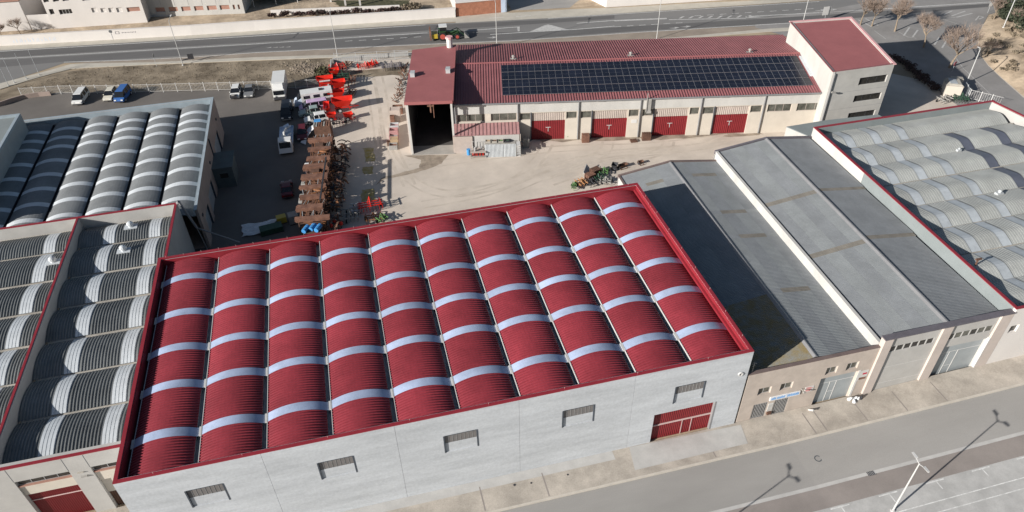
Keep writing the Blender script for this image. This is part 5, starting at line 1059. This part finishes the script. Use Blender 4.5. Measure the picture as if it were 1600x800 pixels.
b = MB(); b.box(-3.3, -2.1, -.9, .9, .5, 1.4); b.build('rear_hopper', 'yellow', t); b = MB(); b.box(-3.7, -3.4, -1.2, 1.2, .3, 2.2); [b.tube((-3.55, y, .4), (-3.55, y, 2.6), .05, 4) for y in (-1, -.4, .3, .9)]; b.build('rear_frame', 'rust', t)

# ================================================================= red farm machines
def hopper(label, x, y, az, w=2.6, d=1.7, h=1.9, material='impl_red', wheels=True, group='red farm machines along the yard wall', name='farm_hopper'):
    t = thing(name, label, 'farm machine', (x, y, 0), az, group); zb = h*.45; b = MB(); k = .55
    o = [(-w/2, -d/2), (w/2, -d/2), (w/2, d/2), (-w/2, d/2)]; i = [(a*k, c*k) for a, c in o]; e = .05
    for n in range(4):
        a, c = o[n], o[(n+1) % 4]; ai, ci = i[n], i[(n+1) % 4]
        b.hexa([(*ai, zb), (*ci, zb), (ci[0]*.93, ci[1]*.9, zb), (ai[0]*.93, ai[1]*.9, zb)], [(*a, h), (*c, h), (c[0]*.96, c[1]*.94, h), (a[0]*.96, a[1]*.94, h)])
    b.prism(i, zb-.04, zb); b.build('hopper', material, t)
    b = MB(); b.box(-w*.4, w*.4, -.5, -.4, zb-.35, zb-.2); b.box(-w*.4, w*.4, .4, .5, zb-.35, zb-.2); b.tube((w*.4, .4, zb-.3), (w*.75, 0, zb-.4), .06, 5); b.tube((w*.4, -.4, zb-.3), (w*.75, 0, zb-.4), .06, 5)
    for a in (-w*.35, w*.3):
        for c in (-.45, .45): b.box(a-.05, a+.05, c-.05, c+.05, 0 if not wheels else .3, zb)
    b.build('chassis', material if random.random() < .6 else 'steel_black', t)
    if wheels:
        for s in (1, -1): wheel(t, -w*.15, s*(d*.42), .38, .22, 'rim')
    b = MB(); b.tube((-w*.3, -d*.3, zb*.4), (-w*.3, d*.3, zb*.4), .2, 8); b.build('roller', 'steel_black', t)
    return t
hp = [((510, 137), 0, 3.0, 1.6, 2.1, 'open red hopper overhanging the wall with white lettering on its side'), ((531, 142), 5, 2.5, 1.6, 2.0, 'red hopper with open top, second from the verge end'), ((524, 122), 3, 1.8, 1.4, 1.8, 'small red hopper nearest the verge beside a dark machine'), ((527, 158), 0, 3.0, 1.5, 2.0, 'long red hopper in the middle of the machine row'), ((537, 172), -2, 3.6, 2.0, 2.2, 'largest bright red spreader hopper in the row'), ((545, 187), 10, 1.6, 1.2, 1.2, 'low red machine with a spare wheel in front of the row'), ((512, 176), 88, 2.8, 1.0, 1.5, 'narrow red hopper along the wall edge'), ((519, 188), 8, 1.6, 1.0, 1.3, 'small red machine beside the rack end')]
for i, ((px_, py_), a, w, d, h, lb) in enumerate(hp):
    x, y = G(px_, py_); t = hopper(lb, x, y, R_(a), w, d, h, wheels=i not in (2, 6))
    if i == 0: b = MB(); b.box(-1.0, .9, -.83, -.8, 1.6, 1.85); [b.box(-.85+k*.3, -.7+k*.3, -.84, -.83, 1.63, 1.82) for k in range(0)]; b.build('lettering', 'frame_white', t)
def implement(label, x, y, az, material, w=3.0, rows=3, seed=1, h=1.0, name='cultivator', group=None):
    r = random.Random(seed); t = thing(name, label, 'farm machine', (x, y, 0), az, group); b = MB()
    for k in range(rows): yy = (k-(rows-1)/2)*.55; b.box(-w/2, w/2, yy-.05, yy+.05, h*.6, h*.6+.1)
    for a in (-w*.4, 0, w*.4): b.box(a-.05, a+.05, -.3*rows, .3*rows, h*.6+.101, h*.6+.2)
    b.tube((0, -.2, h*.7), (0, .2, h*1.3), .06, 5); b.tube((-.4, 0, h*.7), (0, .2, h*1.3), .05, 4); b.tube((.4, 0, h*.7), (0, .2, h*1.3), .05, 4); b.build('frame', material, t)
    for k in range(rows):
        yy = (k-(rows-1)/2)*.55; n = int(w/.42)
        for i in range(n):
            xx = -w/2+w*(i+.5)/n; q = MB(); q.tube((xx, yy, h*.6), (xx+.05, yy-.18, h*.3), .04, 4); q.tube((xx+.05, yy-.18, h*.3), (xx, yy+.08, .02), .035, 4); q.build('tine', material if r.random() < .7 else 'steel_black', t)
    for s in (1, -1): wheel(t, s*w*.42, .3*rows*.6, .26, .16)
    return t
implement('red cultivator tangled at the corner of the yard wall', *G(528, 108), R_(10), 'impl_red', 3.2, 4, 1); implement('second red cultivator right beside the first at the rear fence', *G(543, 105), R_(60), 'rust_dark', 2.4, 3, 2)
implement('bright red harrow lying by the rear fence', *G(572, 106), R_(6), 'impl_red', 3.4, 3, 3); implement('orange tipped red harrow touching the longer one by the rear fence', *G(583, 103), R_(12), 'impl_red', 2.0, 3, 4)
implement('dark blue harrow by the rear fence near the red shed', *G(613, 108), R_(-4), 'coping_slate', 4.0, 4, 5, 1.3); implement('dark machine between the red hoppers', *G(538, 128), R_(80), 'impl_green', 2.2, 4, 6, 1.9); implement('reddish plough standing in front of the dark machine', *G(550, 130), R_(80), 'rust', 2.6, 3, 7, 1.5)
implement('dark red disc machine before the second hopper', *G(549, 150), R_(70), 'rust_dark', 2.6, 3, 8, 1.1); implement('black low machine at the end of the red row', *G(531, 196), R_(0), 'steel_black', 2.4, 3, 9, 1.2)
implement('red and pink cultivator standing on a pallet in the yard', *G(580, 328), R_(4), 'impl_red', 3.6, 3, 10, 1.7); implement('orange red harrow close to the red roof edge', *G(585, 345), R_(0), 'rust_orange', 2.6, 3, 11, 1.0); implement('green and orange machine close to the red roof edge', *G(598, 347), R_(30), 'bright_green', 1.6, 2, 12, 1.1)
implement('grey steel frame machine left of the red cultivator', *G(550, 340), R_(86), 'steel_grey', 2.8, 4, 13, 1.0); implement('pale steel frame machine beside the grey one', *G(558, 330), R_(86), 'galv', 2.2, 3, 14, 1.0); implement('dark steel frame in the shadow of the rack', *G(532, 308), R_(50), 'steel_grey', 2.0, 2, 15, .9)

# ================================================================= storage racks with rusty steel
RK0, RK1 = Vector(G(505, 209, 3.4)), Vector(G(484, 346, 3.4)); rd = (RK1-RK0).normalized(); raz = atan2(rd.y, rd.x)+pi/2; nb = 9; step = (RK1-RK0).length/nb
rlabels = ['first bay next to the red machines', 'second bay from the red machines', 'third bay with loose bars', 'fourth bay', 'middle bay with a white sack at its side', 'sixth bay', 'seventh bay with bent orange bars', 'eighth bay', 'last bay nearest the red roofed hall with blue drums']
def rack(i, p):
    t = thing('storage_rack', 'rusty steel storage rack, '+rlabels[i], 'rack', (p.x, p.y, 0), raz, 'storage racks in the yard')
    for sx in (-1.5, 1.5):
        for sy in (-step/2+.15, step/2-.15): b = MB(); b.box(sx-.06, sx+.06, sy-.06, sy+.06, 0, 3.2); b.build('post', 'rust_dark', t)
    for z in (.9, 2.0, 3.1):
        b = MB(); b.box(-1.44, 1.44, -step/2+.1, -step/2+.2, z-.1, z); b.box(-1.44, 1.44, step/2-.2, step/2-.1, z-.1, z); b.box(-1.55, -1.45, -step/2+.22, step/2-.22, z-.1, z); b.box(1.45, 1.55, -step/2+.22, step/2-.22, z-.1, z); b.build('shelf_beam', 'rust_dark', t)
    return t
r = random.Random(12)
for i in range(nb):
    p = RK0+rd*step*(i+.5); rack(i, p); T0 = Matrix.Translation((p.x, p.y, 0)) @ Matrix.Rotation(raz, 4, 'Z')
    def W_(x, y): q = T0 @ Vector((x, y, 0)); return q.x, q.y
    for z in (.9, 2.0):
        o = thing('steel_stock', 'rusty steel, %s shelf, rack %s' % ('bottom' if z < 1 else 'middle', rlabels[i].split(' next')[0].split(' from')[0]), 'steel', (*W_(0, 0), z), raz, 'lower rusty steel stock')
        for k in range(6): b = MB(); y = -step/2+.3+k*.4; b.box(-1.4+r.uniform(0, .3), 1.4+r.uniform(-.2, .5), y, y+.22, .005, .1+r.uniform(0, .3)); b.build('steel_length', r.choice(['rust', 'rust_dark', 'rust_orange']), o)
    y1 = -step/2+.75
    o = thing('sheet_stack', 'brown rusty sheet pile across the top of the storage racks, '+['nearest the red machines', 'second from the red machines', 'third from the red machines', 'fourth from the red machines', 'beside the white sack', 'just below the white sack', 'above the bent orange beam', 'second from the blue drums', 'nearest the blue drums'][i], 'sheet pile', (*W_(0, y1), 3.12), raz, 'rusty sheet piles on top of the racks')
    wy = (.55, .42, .5, .6, .75, .45, .4, .62, .4)[i]; hh = r.uniform(.06, .14); ov = r.uniform(0, .5)
    for k in range(5): b = MB(); e = r.uniform(0, .25); b.box(-1.6-e-ov, 1.45+e*.5+(1.0 if i == 8 else 0), -wy+.03*k, wy-.03*k, k*hh, k*hh+hh*.8); b.build('steel_sheet', 'rust', o)
    o = thing('bar_bundle', 'loose rusty bars and pale tubes on the storage racks, '+['first group', 'second group', 'third group', 'fourth group', 'group beside the white sack', 'group below the white sack', 'group with a bent orange beam', 'group before the last pile', 'group nearest the blue drums'][i], 'steel bars', (*W_(0, y1+wy+.1), 3.12), raz, 'bar bundles on the racks')
    Lb = step-.75-2*wy+.6
    for k in range(9): b = MB(); x0 = -1.4+k*.33; b.tube((x0, 0, .05+.04*(k % 3)), (x0+r.uniform(-.4, .4), Lb, .1), .045, 4); b.build('bar', r.choice(['rust', 'rust', 'rust_orange', 'galv', 'steel_grey']), o)
    if i in (2, 6): b = MB(); b.tube((-.4, 0.1, .3), (.9, .6, .35), .1, 5); b.tube((.9, .6, .35), (-.1, 1.0, .35), .1, 5); b.tube((-.1, 1.0, .35), (1.0, 1.4, .3), .1, 5); b.build('bent_beam', 'rust_orange', o)
    if i in (1, 4): b = MB(); b.box(-1.0, .2, .2, 1.1, .16, .3); b.build('plank', 'rust_dark', o)
    # hanging curved scrap at the right side
    o = thing('scrap_heap', 'tangle of rusty curved scrap right of the storage racks, '+['nearest the red machines', 'second heap', 'third heap', 'fourth heap', 'middle heap', 'sixth heap', 'seventh heap', 'eighth heap', 'nearest the red roofed hall'][i], 'scrap', (*W_(2.6, 0), 0), raz, 'scrap heaps beside the racks')
    for k in range(16):
        b = MB(); x0, y0, z0 = r.uniform(-.8, .9), r.uniform(-1.4, 1.4), r.uniform(.2, 2.4)*(1 if i != 2 else .8); a = r.uniform(0, pi); L_ = r.uniform(.4, .9); h0 = r.uniform(.25, .5)
        pr = [(-L_, 0), (-L_*.5, h0*.8), (0, h0), (L_*.5, h0*.7), (L_, 0)]
        for (u0, w0), (u1, w1) in zip(pr[:-1], pr[1:]): b.hexa([(x0+u0*cos(a)-.12*sin(a), y0+u0*sin(a)+.12*cos(a), z0+w0), (x0+u1*cos(a)-.12*sin(a), y0+u1*sin(a)+.12*cos(a), z0+w1), (x0+u1*cos(a)+.12*sin(a), y0+u1*sin(a)-.12*cos(a), z0+w1), (x0+u0*cos(a)+.12*sin(a), y0+u0*sin(a)-.12*cos(a), z0+w0)], [(x0+u0*cos(a)-.12*sin(a), y0+u0*sin(a)+.12*cos(a), z0+w0+.05), (x0+u1*cos(a)-.12*sin(a), y0+u1*sin(a)+.12*cos(a), z0+w1+.05), (x0+u1*cos(a)+.12*sin(a), y0+u1*sin(a)-.12*cos(a), z0+w1+.05), (x0+u0*cos(a)+.12*sin(a), y0+u0*sin(a)-.12*cos(a), z0+w0+.05)])
        b.build('scrap_piece', r.choice(['rust', 'rust_dark', 'rust_dark', 'rust_orange', 'steel_black', 'steel_black']), o)
    b = MB(); [b.box(x-.03, x+.03, -1.2, -1.14, 0, 2.6) for x in (-.7, .7)]; b.box(-.7, .7, -1.2, -1.14, 1.3, 1.36); b.build('frame', 'rust_dark', o)
o = thing('long_beam', 'long black steel beam leaning lengthwise on the racks', 'beam', (*(RK0+rd*11).to_tuple(), 3.3), raz); b = MB(); b.box(1.0, 1.2, -8, 3, .5, .7); b.build('beam', 'steel_black', o)
cs0 = G(483, 216); o = thing('curved_sheet', 'pale curved plastic sheet lying beside the racks', 'sheet', (*cs0, 0)); b = MB()
outer = [(470, 224), (473, 217), (478, 211), (485, 206), (494, 203.5)]; inner = [(478, 227), (480, 220), (484, 215.5), (489, 211.5), (495, 209)]
for k in range(4):
    q = [G(*outer[k]), G(*inner[k]), G(*inner[k+1]), G(*outer[k+1])]; q = [(x-cs0[0], y-cs0[1]) for x, y in q]; za, zb = .1+.25*k, .35+.25*k
    b.hexa([(*q[0], za), (*q[1], za), (*q[2], zb), (*q[3], zb)], [(*q[0], za+.06), (*q[1], za+.06), (*q[2], zb+.06), (*q[3], zb+.06)])
b.build('sheet', 'plastic_white', o)
for lb, px_, py_, sx, sy, h, mt in (('white bulging sack beside the rack', 483, 270, 1.0, .8, 1.6, 'plastic_white'), ('pale panel box upright left of the racks', 479, 302, .8, 2.2, 2.2, 'steel_grey'), ('long pale grey panel box below the sack', 475, 325, .9, 2.4, 1.8, 'steel_grey')):
    x, y = G(px_, py_); o = thing('sack' if 'sack' in lb else 'panel_box', lb, 'sack' if 'sack' in lb else 'box', (x, y, 0), raz); b = MB()
    b.hexa([(-sx/2, -sy/2, 0), (sx/2, -sy/2, 0), (sx/2, sy/2, 0), (-sx/2, sy/2, 0)], [(-sx*.55, -sy*.5, h*.8), (sx*.55, -sy*.5, h*.8), (sx*.55, sy*.5, h*.8), (-sx*.55, sy*.5, h*.8)]); b.hexa([(-sx*.55, -sy*.5, h*.8), (sx*.55, -sy*.5, h*.8), (sx*.55, sy*.5, h*.8), (-sx*.55, sy*.5, h*.8)], [(-sx*.3, -sy*.4, h), (sx*.3, -sy*.4, h), (sx*.3, sy*.4, h), (-sx*.3, sy*.4, h)]); b.build('body', mt, o)
    b = MB(); b.box(-sx*.2, sx*.2, -sy*.3, -sy*.2, h, h+.1); b.build('handle', mt, o)
for i, (dx, dy) in enumerate(((-.9, 0), (0, .2), (.7, -.2))):
    p = RK0+rd*step*8.9; o = thing('blue_drum', ['bright blue drum at the end of the racks, leftmost', 'bright blue drum at the end of the racks, middle', 'bright blue drum at the end of the racks, rightmost'][i], 'drum', (p.x+dx+.2, p.y+dy-.8, 2.4), R_(60), 'blue drums'); b = MB(); b.tube((-.6, 0, .3), (.6, 0, .3), .32, 10); b.build('shell', 'plastic_blue', o); b = MB(); b.tube((-.2, 0, .3), (-.1, 0, .3), .34, 10); b.tube((.2, 0, .3), (.3, 0, .3), .34, 10); b.build('hoop', 'plastic_blue', o)
o = thing('platform', 'low rusty platform under the blue drums', 'platform', (p.x, p.y-.8, 0), raz); b = MB(); b.box(-1.4, 1.4, -.7, .7, 2.3, 2.4); b.build('deck', 'rust_dark', o)
for s in (-1.3, 1.3): b = MB(); b.box(s-.06, s+.06, -.6, -.5, 0, 2.3); b.box(s-.06, s+.06, .5, .6, 0, 2.3); b.build('leg', 'rust_dark', o)
b = MB(); x, y = G(473, 190); o = thing('blue_sheeting', 'bright blue sheeting over slatted pallets at the rack top end', 'sheeting', (*G(507, 212), 0), raz); b.box(-1.3, -.2, .3, 1.0, 2.4, 2.6); b.build('cover', 'plastic_blue', o)
for k in range(7): b = MB(); b.box(-1.35+k*.4, -1.12+k*.4, -1.0, .28, 2.3, 2.45); b.build('slat', r.choice(['gutter_tan', 'steel_grey', 'rust']), o)
b = MB(); b.box(-1.3, 1.3, -1.0, 1.0, 0, 2.29); b.build('base', 'rust_dark', o)
# shaded corner by the red roofed hall
for lb, px_, py_, sx, sy, h, mt in (('yellow crate in deep shade near the red roof', 441, 347, 1.3, 1.0, 1.0, 'yellow'), ('round topped pale bin in deep shade beside the yellow crate', 460, 347, 1.3, 1.3, 1.4, 'steel_grey'), ('dark trailer in deep shade near the red roof', 425, 362, 3.0, 1.4, .9, 'impl_green')):
    x, y = G(px_, py_); o = thing('crate' if 'crate' in lb else ('bin' if 'bin' in lb else 'trailer'), lb, 'crate' if 'crate' in lb else ('bin' if 'bin' in lb else 'trailer'), (x, y, 0), R_(10)); b = MB(); b.box(-sx/2, sx/2, -sy/2, sy/2, .15, h); b.build('body', mt, o); b = MB(); b.box(-sx/2, sx/2, -sy/2, -sy/2+.1, 0, .15); b.box(-sx/2, sx/2, sy/2-.1, sy/2, 0, .15); b.build('skid', 'steel_black', o)
o = thing('plastic_sheet', 'crumpled pale grey plastic sheet in the shade', 'sheet', (*G(405, 358), 0)); b = MB(); r = random.Random(8); n = 9
for i in range(n):
    for j in range(n): b.p((i-4)*.55+r.uniform(-.2, .2), (j-4)*.35+r.uniform(-.1, .1), .05+r.uniform(0, .35))
for i in range(n-1):
    for j in range(n-1): b.fi([i*n+j, (i+1)*n+j, (i+1)*n+j+1, i*n+j+1])
b.build('sheet', 'plastic_white', o)
for i, (px_, py_) in enumerate(((519, 360), (534, 356), (524, 353))):
    x, y = G(px_, py_); o = thing('red_float', 'small red ball shaped cap on the scrap near the red roof, '+['lowest', 'rightmost', 'upper'][i], 'ball', (x, y, .8), 0, 'red caps'); b = MB(); b.tube((0, 0, -.3), (0, 0, .0), .2, 8, .32); b.tube((0, 0, 0), (0, 0, .3), .32, 8, .15); b.build('cap', 'impl_red', o); b = MB(); b.tube((0, 0, -.8), (0, 0, -.3), .05, 5); b.build('stem', 'steel_black', o)

# ================================================================= things along the workshop and shed
def L7p(s, y): a = RZ; return (15.2+s*cos(a)-y*sin(a), 101.6+s*sin(a)+y*cos(a))
def pallet_stack(label, x, y, az, w, d, n, mt, h=.15, name='pallet_stack', cat='pallets', group=None):
    t = thing(name, label, cat, (x, y, 0), az, group)
    for k in range(n):
        b = MB(); z = k*h; [b.box(-w/2+i*w/5+.01, -w/2+(i+.8)*w/5, -d/2, d/2, z+h*.55, z+h*.9) for i in range(5)]; [b.box(-w/2, w/2, q-.05, q+.05, z, z+h*.55) for q in (-d/2+.06, 0, d/2-.06)]; b.build('pallet', mt, t)
    return t
x, y = L7p(7.0, -3.9); o = thing('metal_cabinet', 'pair of grey corrugated sheet panels standing in front of the lean-to', 'cabinet', (x, y, 0), RZ)
for a, c in ((-2.5, .35), (.4, 2.3)):
    b = MB(); b.T = lambda s, t, z: (s, -.75+z*.25-t*.0-t, z); ribpanel(b, a, c, 0, 2.0, 0, .2, .05); b.build('corrugated_panel', 'galv', o)
b = MB(); b.box(-2.5, 2.3, .2, .9, 0, 1.9); b.build('core', 'steel_grey', o)
for i, mt in enumerate(('cardboard', 'gutter_tan', 'bright_green', 'impl_green')):
    x, y = L7p(5.0+i*1.0, -3.3); pass
    o = thing('crate', ['brown open crate on top of the grey panels, leftmost', 'pale open crate on top of the grey panels, second', 'crate of green bits on top of the grey panels', 'dark crate on top of the grey panels, rightmost'][i], 'crate', (x, y, 1.92), RZ, 'crates on the cabinet'); b = MB(); [b.box(-.4, .4, q-.03, q+.03, 0, .3) for q in (-.3, .3)]; [b.box(q-.03, q+.03, -.27, .27, 0, .3) for q in (-.37, .37)]; b.box(-.34, .34, -.27, .27, 0, .05); b.build('box', 'gutter_tan' if i < 3 else 'steel_black', o); b = MB(); b.box(-.3, .3, -.24, .24, .05, .2); b.build('contents', mt if i != 1 else 'rust_dark', o)
x, y = L7p(9.7, -3.9); o = thing('shelf_unit', 'narrow dark shelf unit at the right side of the grey panels', 'shelf', (x, y, 0), RZ); 
for k in range(6): b = MB(); b.box(-.3, .3, -.8, .5, k*.38, k*.38+.06); b.build('shelf', 'frame_white', o)
b = MB(); [b.box(s, s+.05, q, q+.05, 0, 2.1) for s in (-.35, .3) for q in (-.8, .45)]; b.build('upright', 'steel_grey', o)
x, y = L7p(3.4, -4.0); o = thing('work_table', 'cluttered two level metal bench with red parts underneath, left of the grey panels', 'table', (x, y, 0), RZ)
b = MB(); b.box(-1.2, 1.2, -.9, .5, 1.0, 1.08); b.build('tabletop', 'corr_beige', o); b = MB(); b.box(-1.2, 1.2, -.9, .5, .3, .36); b.build('shelf', 'steel_grey', o)
for s in (-1.15, 1.1):
    for q in (-.88, .42): b = MB(); b.box(s, s+.06, q, q+.06, 0, 1.0); b.build('leg', 'steel_grey', o)
r = random.Random(4)
o = thing('red_parts', 'heap of red machine parts under the metal bench', 'parts', (x, y, .36), RZ)
for k in range(12): b = MB(); a = -1.0+k*.17; b.tube((a, -.7, .05), (a+r.uniform(-.1, .2), .2, .4), .05, 5); b.build('part', 'impl_red' if k % 3 else 'steel_black', o)
o = thing('machine_parts', 'grey machine parts standing on the metal bench', 'parts', (x, y, 1.08), RZ)
for k in range(9): b = MB(); a = -1.0+k*.25; b.tube((a, r.uniform(-.6, .3), 0), (a, r.uniform(-.6, .3), r.uniform(.2, .7)), .07, 6); b.build('part', r.choice(['steel_grey', 'galv', 'steel_black']), o)
x, y = L7p(1.9, -3.6); o = thing('blue_barrel', 'bright blue barrel at the foot of the lean-to wall', 'barrel', (x, y, 0)); b = MB(); b.tube((0, 0, 0), (0, 0, .9), .3, 12); b.build('shell', 'plastic_blue', o); b = MB(); b.tube((0, 0, .9), (0, 0, .95), .31, 12); b.build('lid', 'plastic_blue', o)
x, y = L7p(3.5, -3.4); o = thing('wire_rack', 'white wire rack standing behind the metal bench', 'rack', (x, y, 1.6), RZ)
for k in range(5): b = MB(); b.box(-1.0+k*.45, -.95+k*.45, -.02, .02, -.5, .6); b.box(-.95+k*.45, -.72+k*.45, -.015, .015, .55, .6); b.build('hoop', 'frame_white', o)
for (s_, y_, lb, mt, w, n) in ((11.0, -1.8, 'tall grey pallet frames right of the shelf unit', 'steel_grey', 1.0, 8), (20.6, -.9, 'stack of brown boards leaning by the second door', 'rust', 1.2, 7), (30.4, -.9, 'upright dark reels beside the third door', 'rust_dark', 1.4, 6)):
    x, y = L7p(s_, y_); pallet_stack(lb, x, y, RZ, w, .8, n, mt, .2)
x, y = G(888, 214); implement('green machine on the gravel between the doors', x, y, R_(20), 'bright_green', 1.4, 2, 41, .6); x, y = G(990, 221); pallet_stack('single dark brown pallet lying before the third door', x, y, R_(-5), 1.1, .8, 1, 'rust_dark', .3)
# column of crates and scrap on the left side of the shed
rr = random.Random(9)
for i, (px_, py_, w, h, mt, lb) in enumerate(((615, 232, 1.3, .8, 'steel_grey', 'grey crate lowest in the column beside the open shed'), (617, 226, 1.2, 1.2, 'cardboard', 'tan box just above the lowest crate by the shed'), (609, 227, .7, .8, 'rust_dark', 'small brown box left of the tan box'), (616, 219, 1.4, 1.0, 'lean_red', 'reddish crate of bottles by the shed post'), (616, 211, 1.4, 1.1, 'lean_red', 'second reddish crate above the first'), (617, 203, 1.4, 1.1, 'galv', 'pale grey crate by the shed post'), (619, 188, 1.7, 2.2, 'corr_beige', 'large flat topped box covered in pinkish board beside the shed'), (614, 193, .7, 1.5, 'rust', 'rusty upright frame left of the pinkish board box'), (622, 176, 1.7, 1.2, 'rust', 'rusty crate with red tops above the pinkish box'))):
    x, y = G(px_, py_); x += .0; o = thing('crate', lb, 'crate', (x, y, 0), R_(-10), 'crates beside the open shed'); b = MB(); d_ = w*.8; b.box(-w/2, w/2, -d_/2, -d_/2+.06, 0, h); b.box(-w/2, w/2, d_/2-.06, d_/2, 0, h); b.box(-w/2, -w/2+.06, -d_/2+.06, d_/2-.06, 0, h); b.box(w/2-.06, w/2, -d_/2+.06, d_/2-.06, 0, h); b.build('box', mt, o)
    b = MB(); b.box(-w/2+.06, w/2-.06, -d_/2+.06, d_/2-.06, .05, h*(.97 if i in (1, 6) else .7)); b.build('contents', mt if i in (1, 6) else rr.choice(['steel_black', 'lean_red', 'steel_grey', 'rust']), o)
for i in range(12):
    x, y = G(627+i*.9+rr.uniform(-1, 1), 158-i*5); o = thing('scrap_heap', 'rusty scrap along the left wall of the red shed, heap %s' % ['nearest the yard', 'second from the yard', 'third', 'fourth', 'fifth', 'sixth', 'seventh', 'eighth', 'ninth', 'tenth', 'eleventh', 'nearest the road'][i], 'scrap', (x-.6, y, 0), 0, 'scrap along the shed wall')
    for k in range(7): b = MB(); a = rr.uniform(0, pi); x0, y0 = rr.uniform(-.5, .5), rr.uniform(-.7, .7); b.tube((x0, y0, rr.uniform(0, .4)), (x0+.6*cos(a), y0+.6*sin(a), rr.uniform(.3, .8)), rr.uniform(.04, .1), 5); b.build('scrap_piece', rr.choice(['rust', 'rust_dark', 'rust_dark', 'steel_grey']), o)
# pile of machines behind the red roofed hall and beige building
x, y = G(960, 264); hopper('dark open bucket at the corner of the beige building', x, y, 1.0, 1.1, .9, .9, 'steel_black', False, None, 'machine_bucket'); x, y = G(973, 262); hopper('flat dark trough behind the grey roof edge', x, y, .2, 1.6, .7, .6, 'rust_dark', False, None, 'machine_bucket'); x, y = G(1001, 256); hopper('small brown trough further right behind the grey roof', x, y, .1, .9, .6, .5, 'rust_dark', False, None, 'machine_bucket')
for i, (px_, py_, mt, w, lb) in enumerate(((943, 271, 'bright_green', 1.5, 'green spring tine cultivator behind the beige building'), (908, 289, 'impl_orange', 1.5, 'orange machine nearest the red roofed hall'), (924, 289, 'steel_black', 1.6, 'dark machine right of the orange one'), (946, 286, 'steel_grey', 1.9, 'grey machine at the beige building wall'), (935, 281, 'impl_green', 1.6, 'dark green machine between pallet stack and grey machine'), (897, 295, 'bright_green', .7, 'small green and yellow machine at the edge of the red roof'))):
    x, y = G(px_, py_); implement(lb, x, y, R_(rr.uniform(-40, 40)), mt, w, 3, 60+i, .8)
for i, (px_, py_) in enumerate(((930, 272), (922, 280))): x, y = G(px_, py_); pallet_stack(['brown pallet stack left of the green cultivator', 'brown crate stack behind the orange machine'][i], x, y, R_(20), 1.4, 1.1, 5, 'rust' if i else 'rust_dark', .2)
x, y = G(918, 272); o = thing('pale_board', 'pale board leaning at the edge of the machine pile', 'board', (x, y, 0), R_(60)); b = MB(); b.hexa([(-1.2, -.3, 0), (1.2, -.3, 0), (1.2, -.2, 0), (-1.2, -.2, 0)], [(-1.2, .4, 1.0), (1.2, .4, 1.0), (1.2, .5, 1.0), (-1.2, .5, 1.0)]); b.build('board', 'pavement_light', o)
# cream cabin by the junction
o = thing('cabin', 'cream utility cabin with pale glass roof beside the junction fence', 'cabin', (101.4, 94.6, 0), R_(-28)); b = MB(); b.box(-1.3, 1.3, -1.2, 1.2, .2, 2.2); b.build('body', 'wall_cream', o); b = MB(); b.hexa([(-1.4, -1.3, 2.2), (1.4, -1.3, 2.2), (1.4, 1.3, 2.2), (-1.4, 1.3, 2.2)], [(-.9, -1.25, 2.6), (.9, -1.25, 2.6), (.9, 1.25, 2.6), (-.9, 1.25, 2.6)]); b.build('roof', 'gutter_tan', o); b = MB(); b.hexa([(-.9, -1.0, 2.6), (.3, -1.0, 2.6), (.3, 1.0, 2.6), (-.9, 1.0, 2.6)], [(-.85, -1.0, 2.64), (.3, -1.0, 2.64), (.3, 1.0, 2.64), (-.85, 1.0, 2.64)]); b.build('roof_light', 'skylight_blue', o)
o = thing('cabin', 'small cream cabinet behind the utility cabin', 'cabinet', (103.6, 96.4, 0), R_(-28)); b = MB(); b.box(-.9, .9, -.5, .5, 0, 2.0); b.build('body', 'wall_cream', o); b = MB(); b.box(-.95, .95, -.55, .55, 2.0, 2.1); b.build('roof', 'gutter_tan', o)
implement('dark machinery left of the cream cabin', 98.6, 92.6, R_(10), 'steel_grey', 2.4, 3, 81, 1.1); implement('dark metal frames in front of the cream cabin', 101.3, 91.9, R_(-30), 'impl_green', 2.6, 3, 82, 1.3)
# small poles and litter on the pavement
o = thing('waste_bag', 'white sacks and dark rags by the pilaster on the pavement', 'rubbish', (45.2, 38.9, zf(45)+.13)); r = random.Random(2)
for k in range(5): b = MB(); x0 = k*.3-.6; b.tube((x0, r.uniform(-.3, .3), 0), (x0, 0, r.uniform(.3, .6)), .2, 7, .08); b.build('sack', 'steel_black' if k > 3 else 'plastic_white', o)
x, y = G(1265, 640); o = thing('bollard', 'small white bollard at the corner of the beige building gate', 'bollard', (40.0, 39.2, .13)); b = MB(); b.tube((0, 0, 0), (.1, -.5, .5), .1, 6); b.build('post', 'frame_white', o); b = MB(); b.tube((.1, -.5, .5), (.12, -.56, .56), .12, 6); b.build('cap', 'frame_white', o)
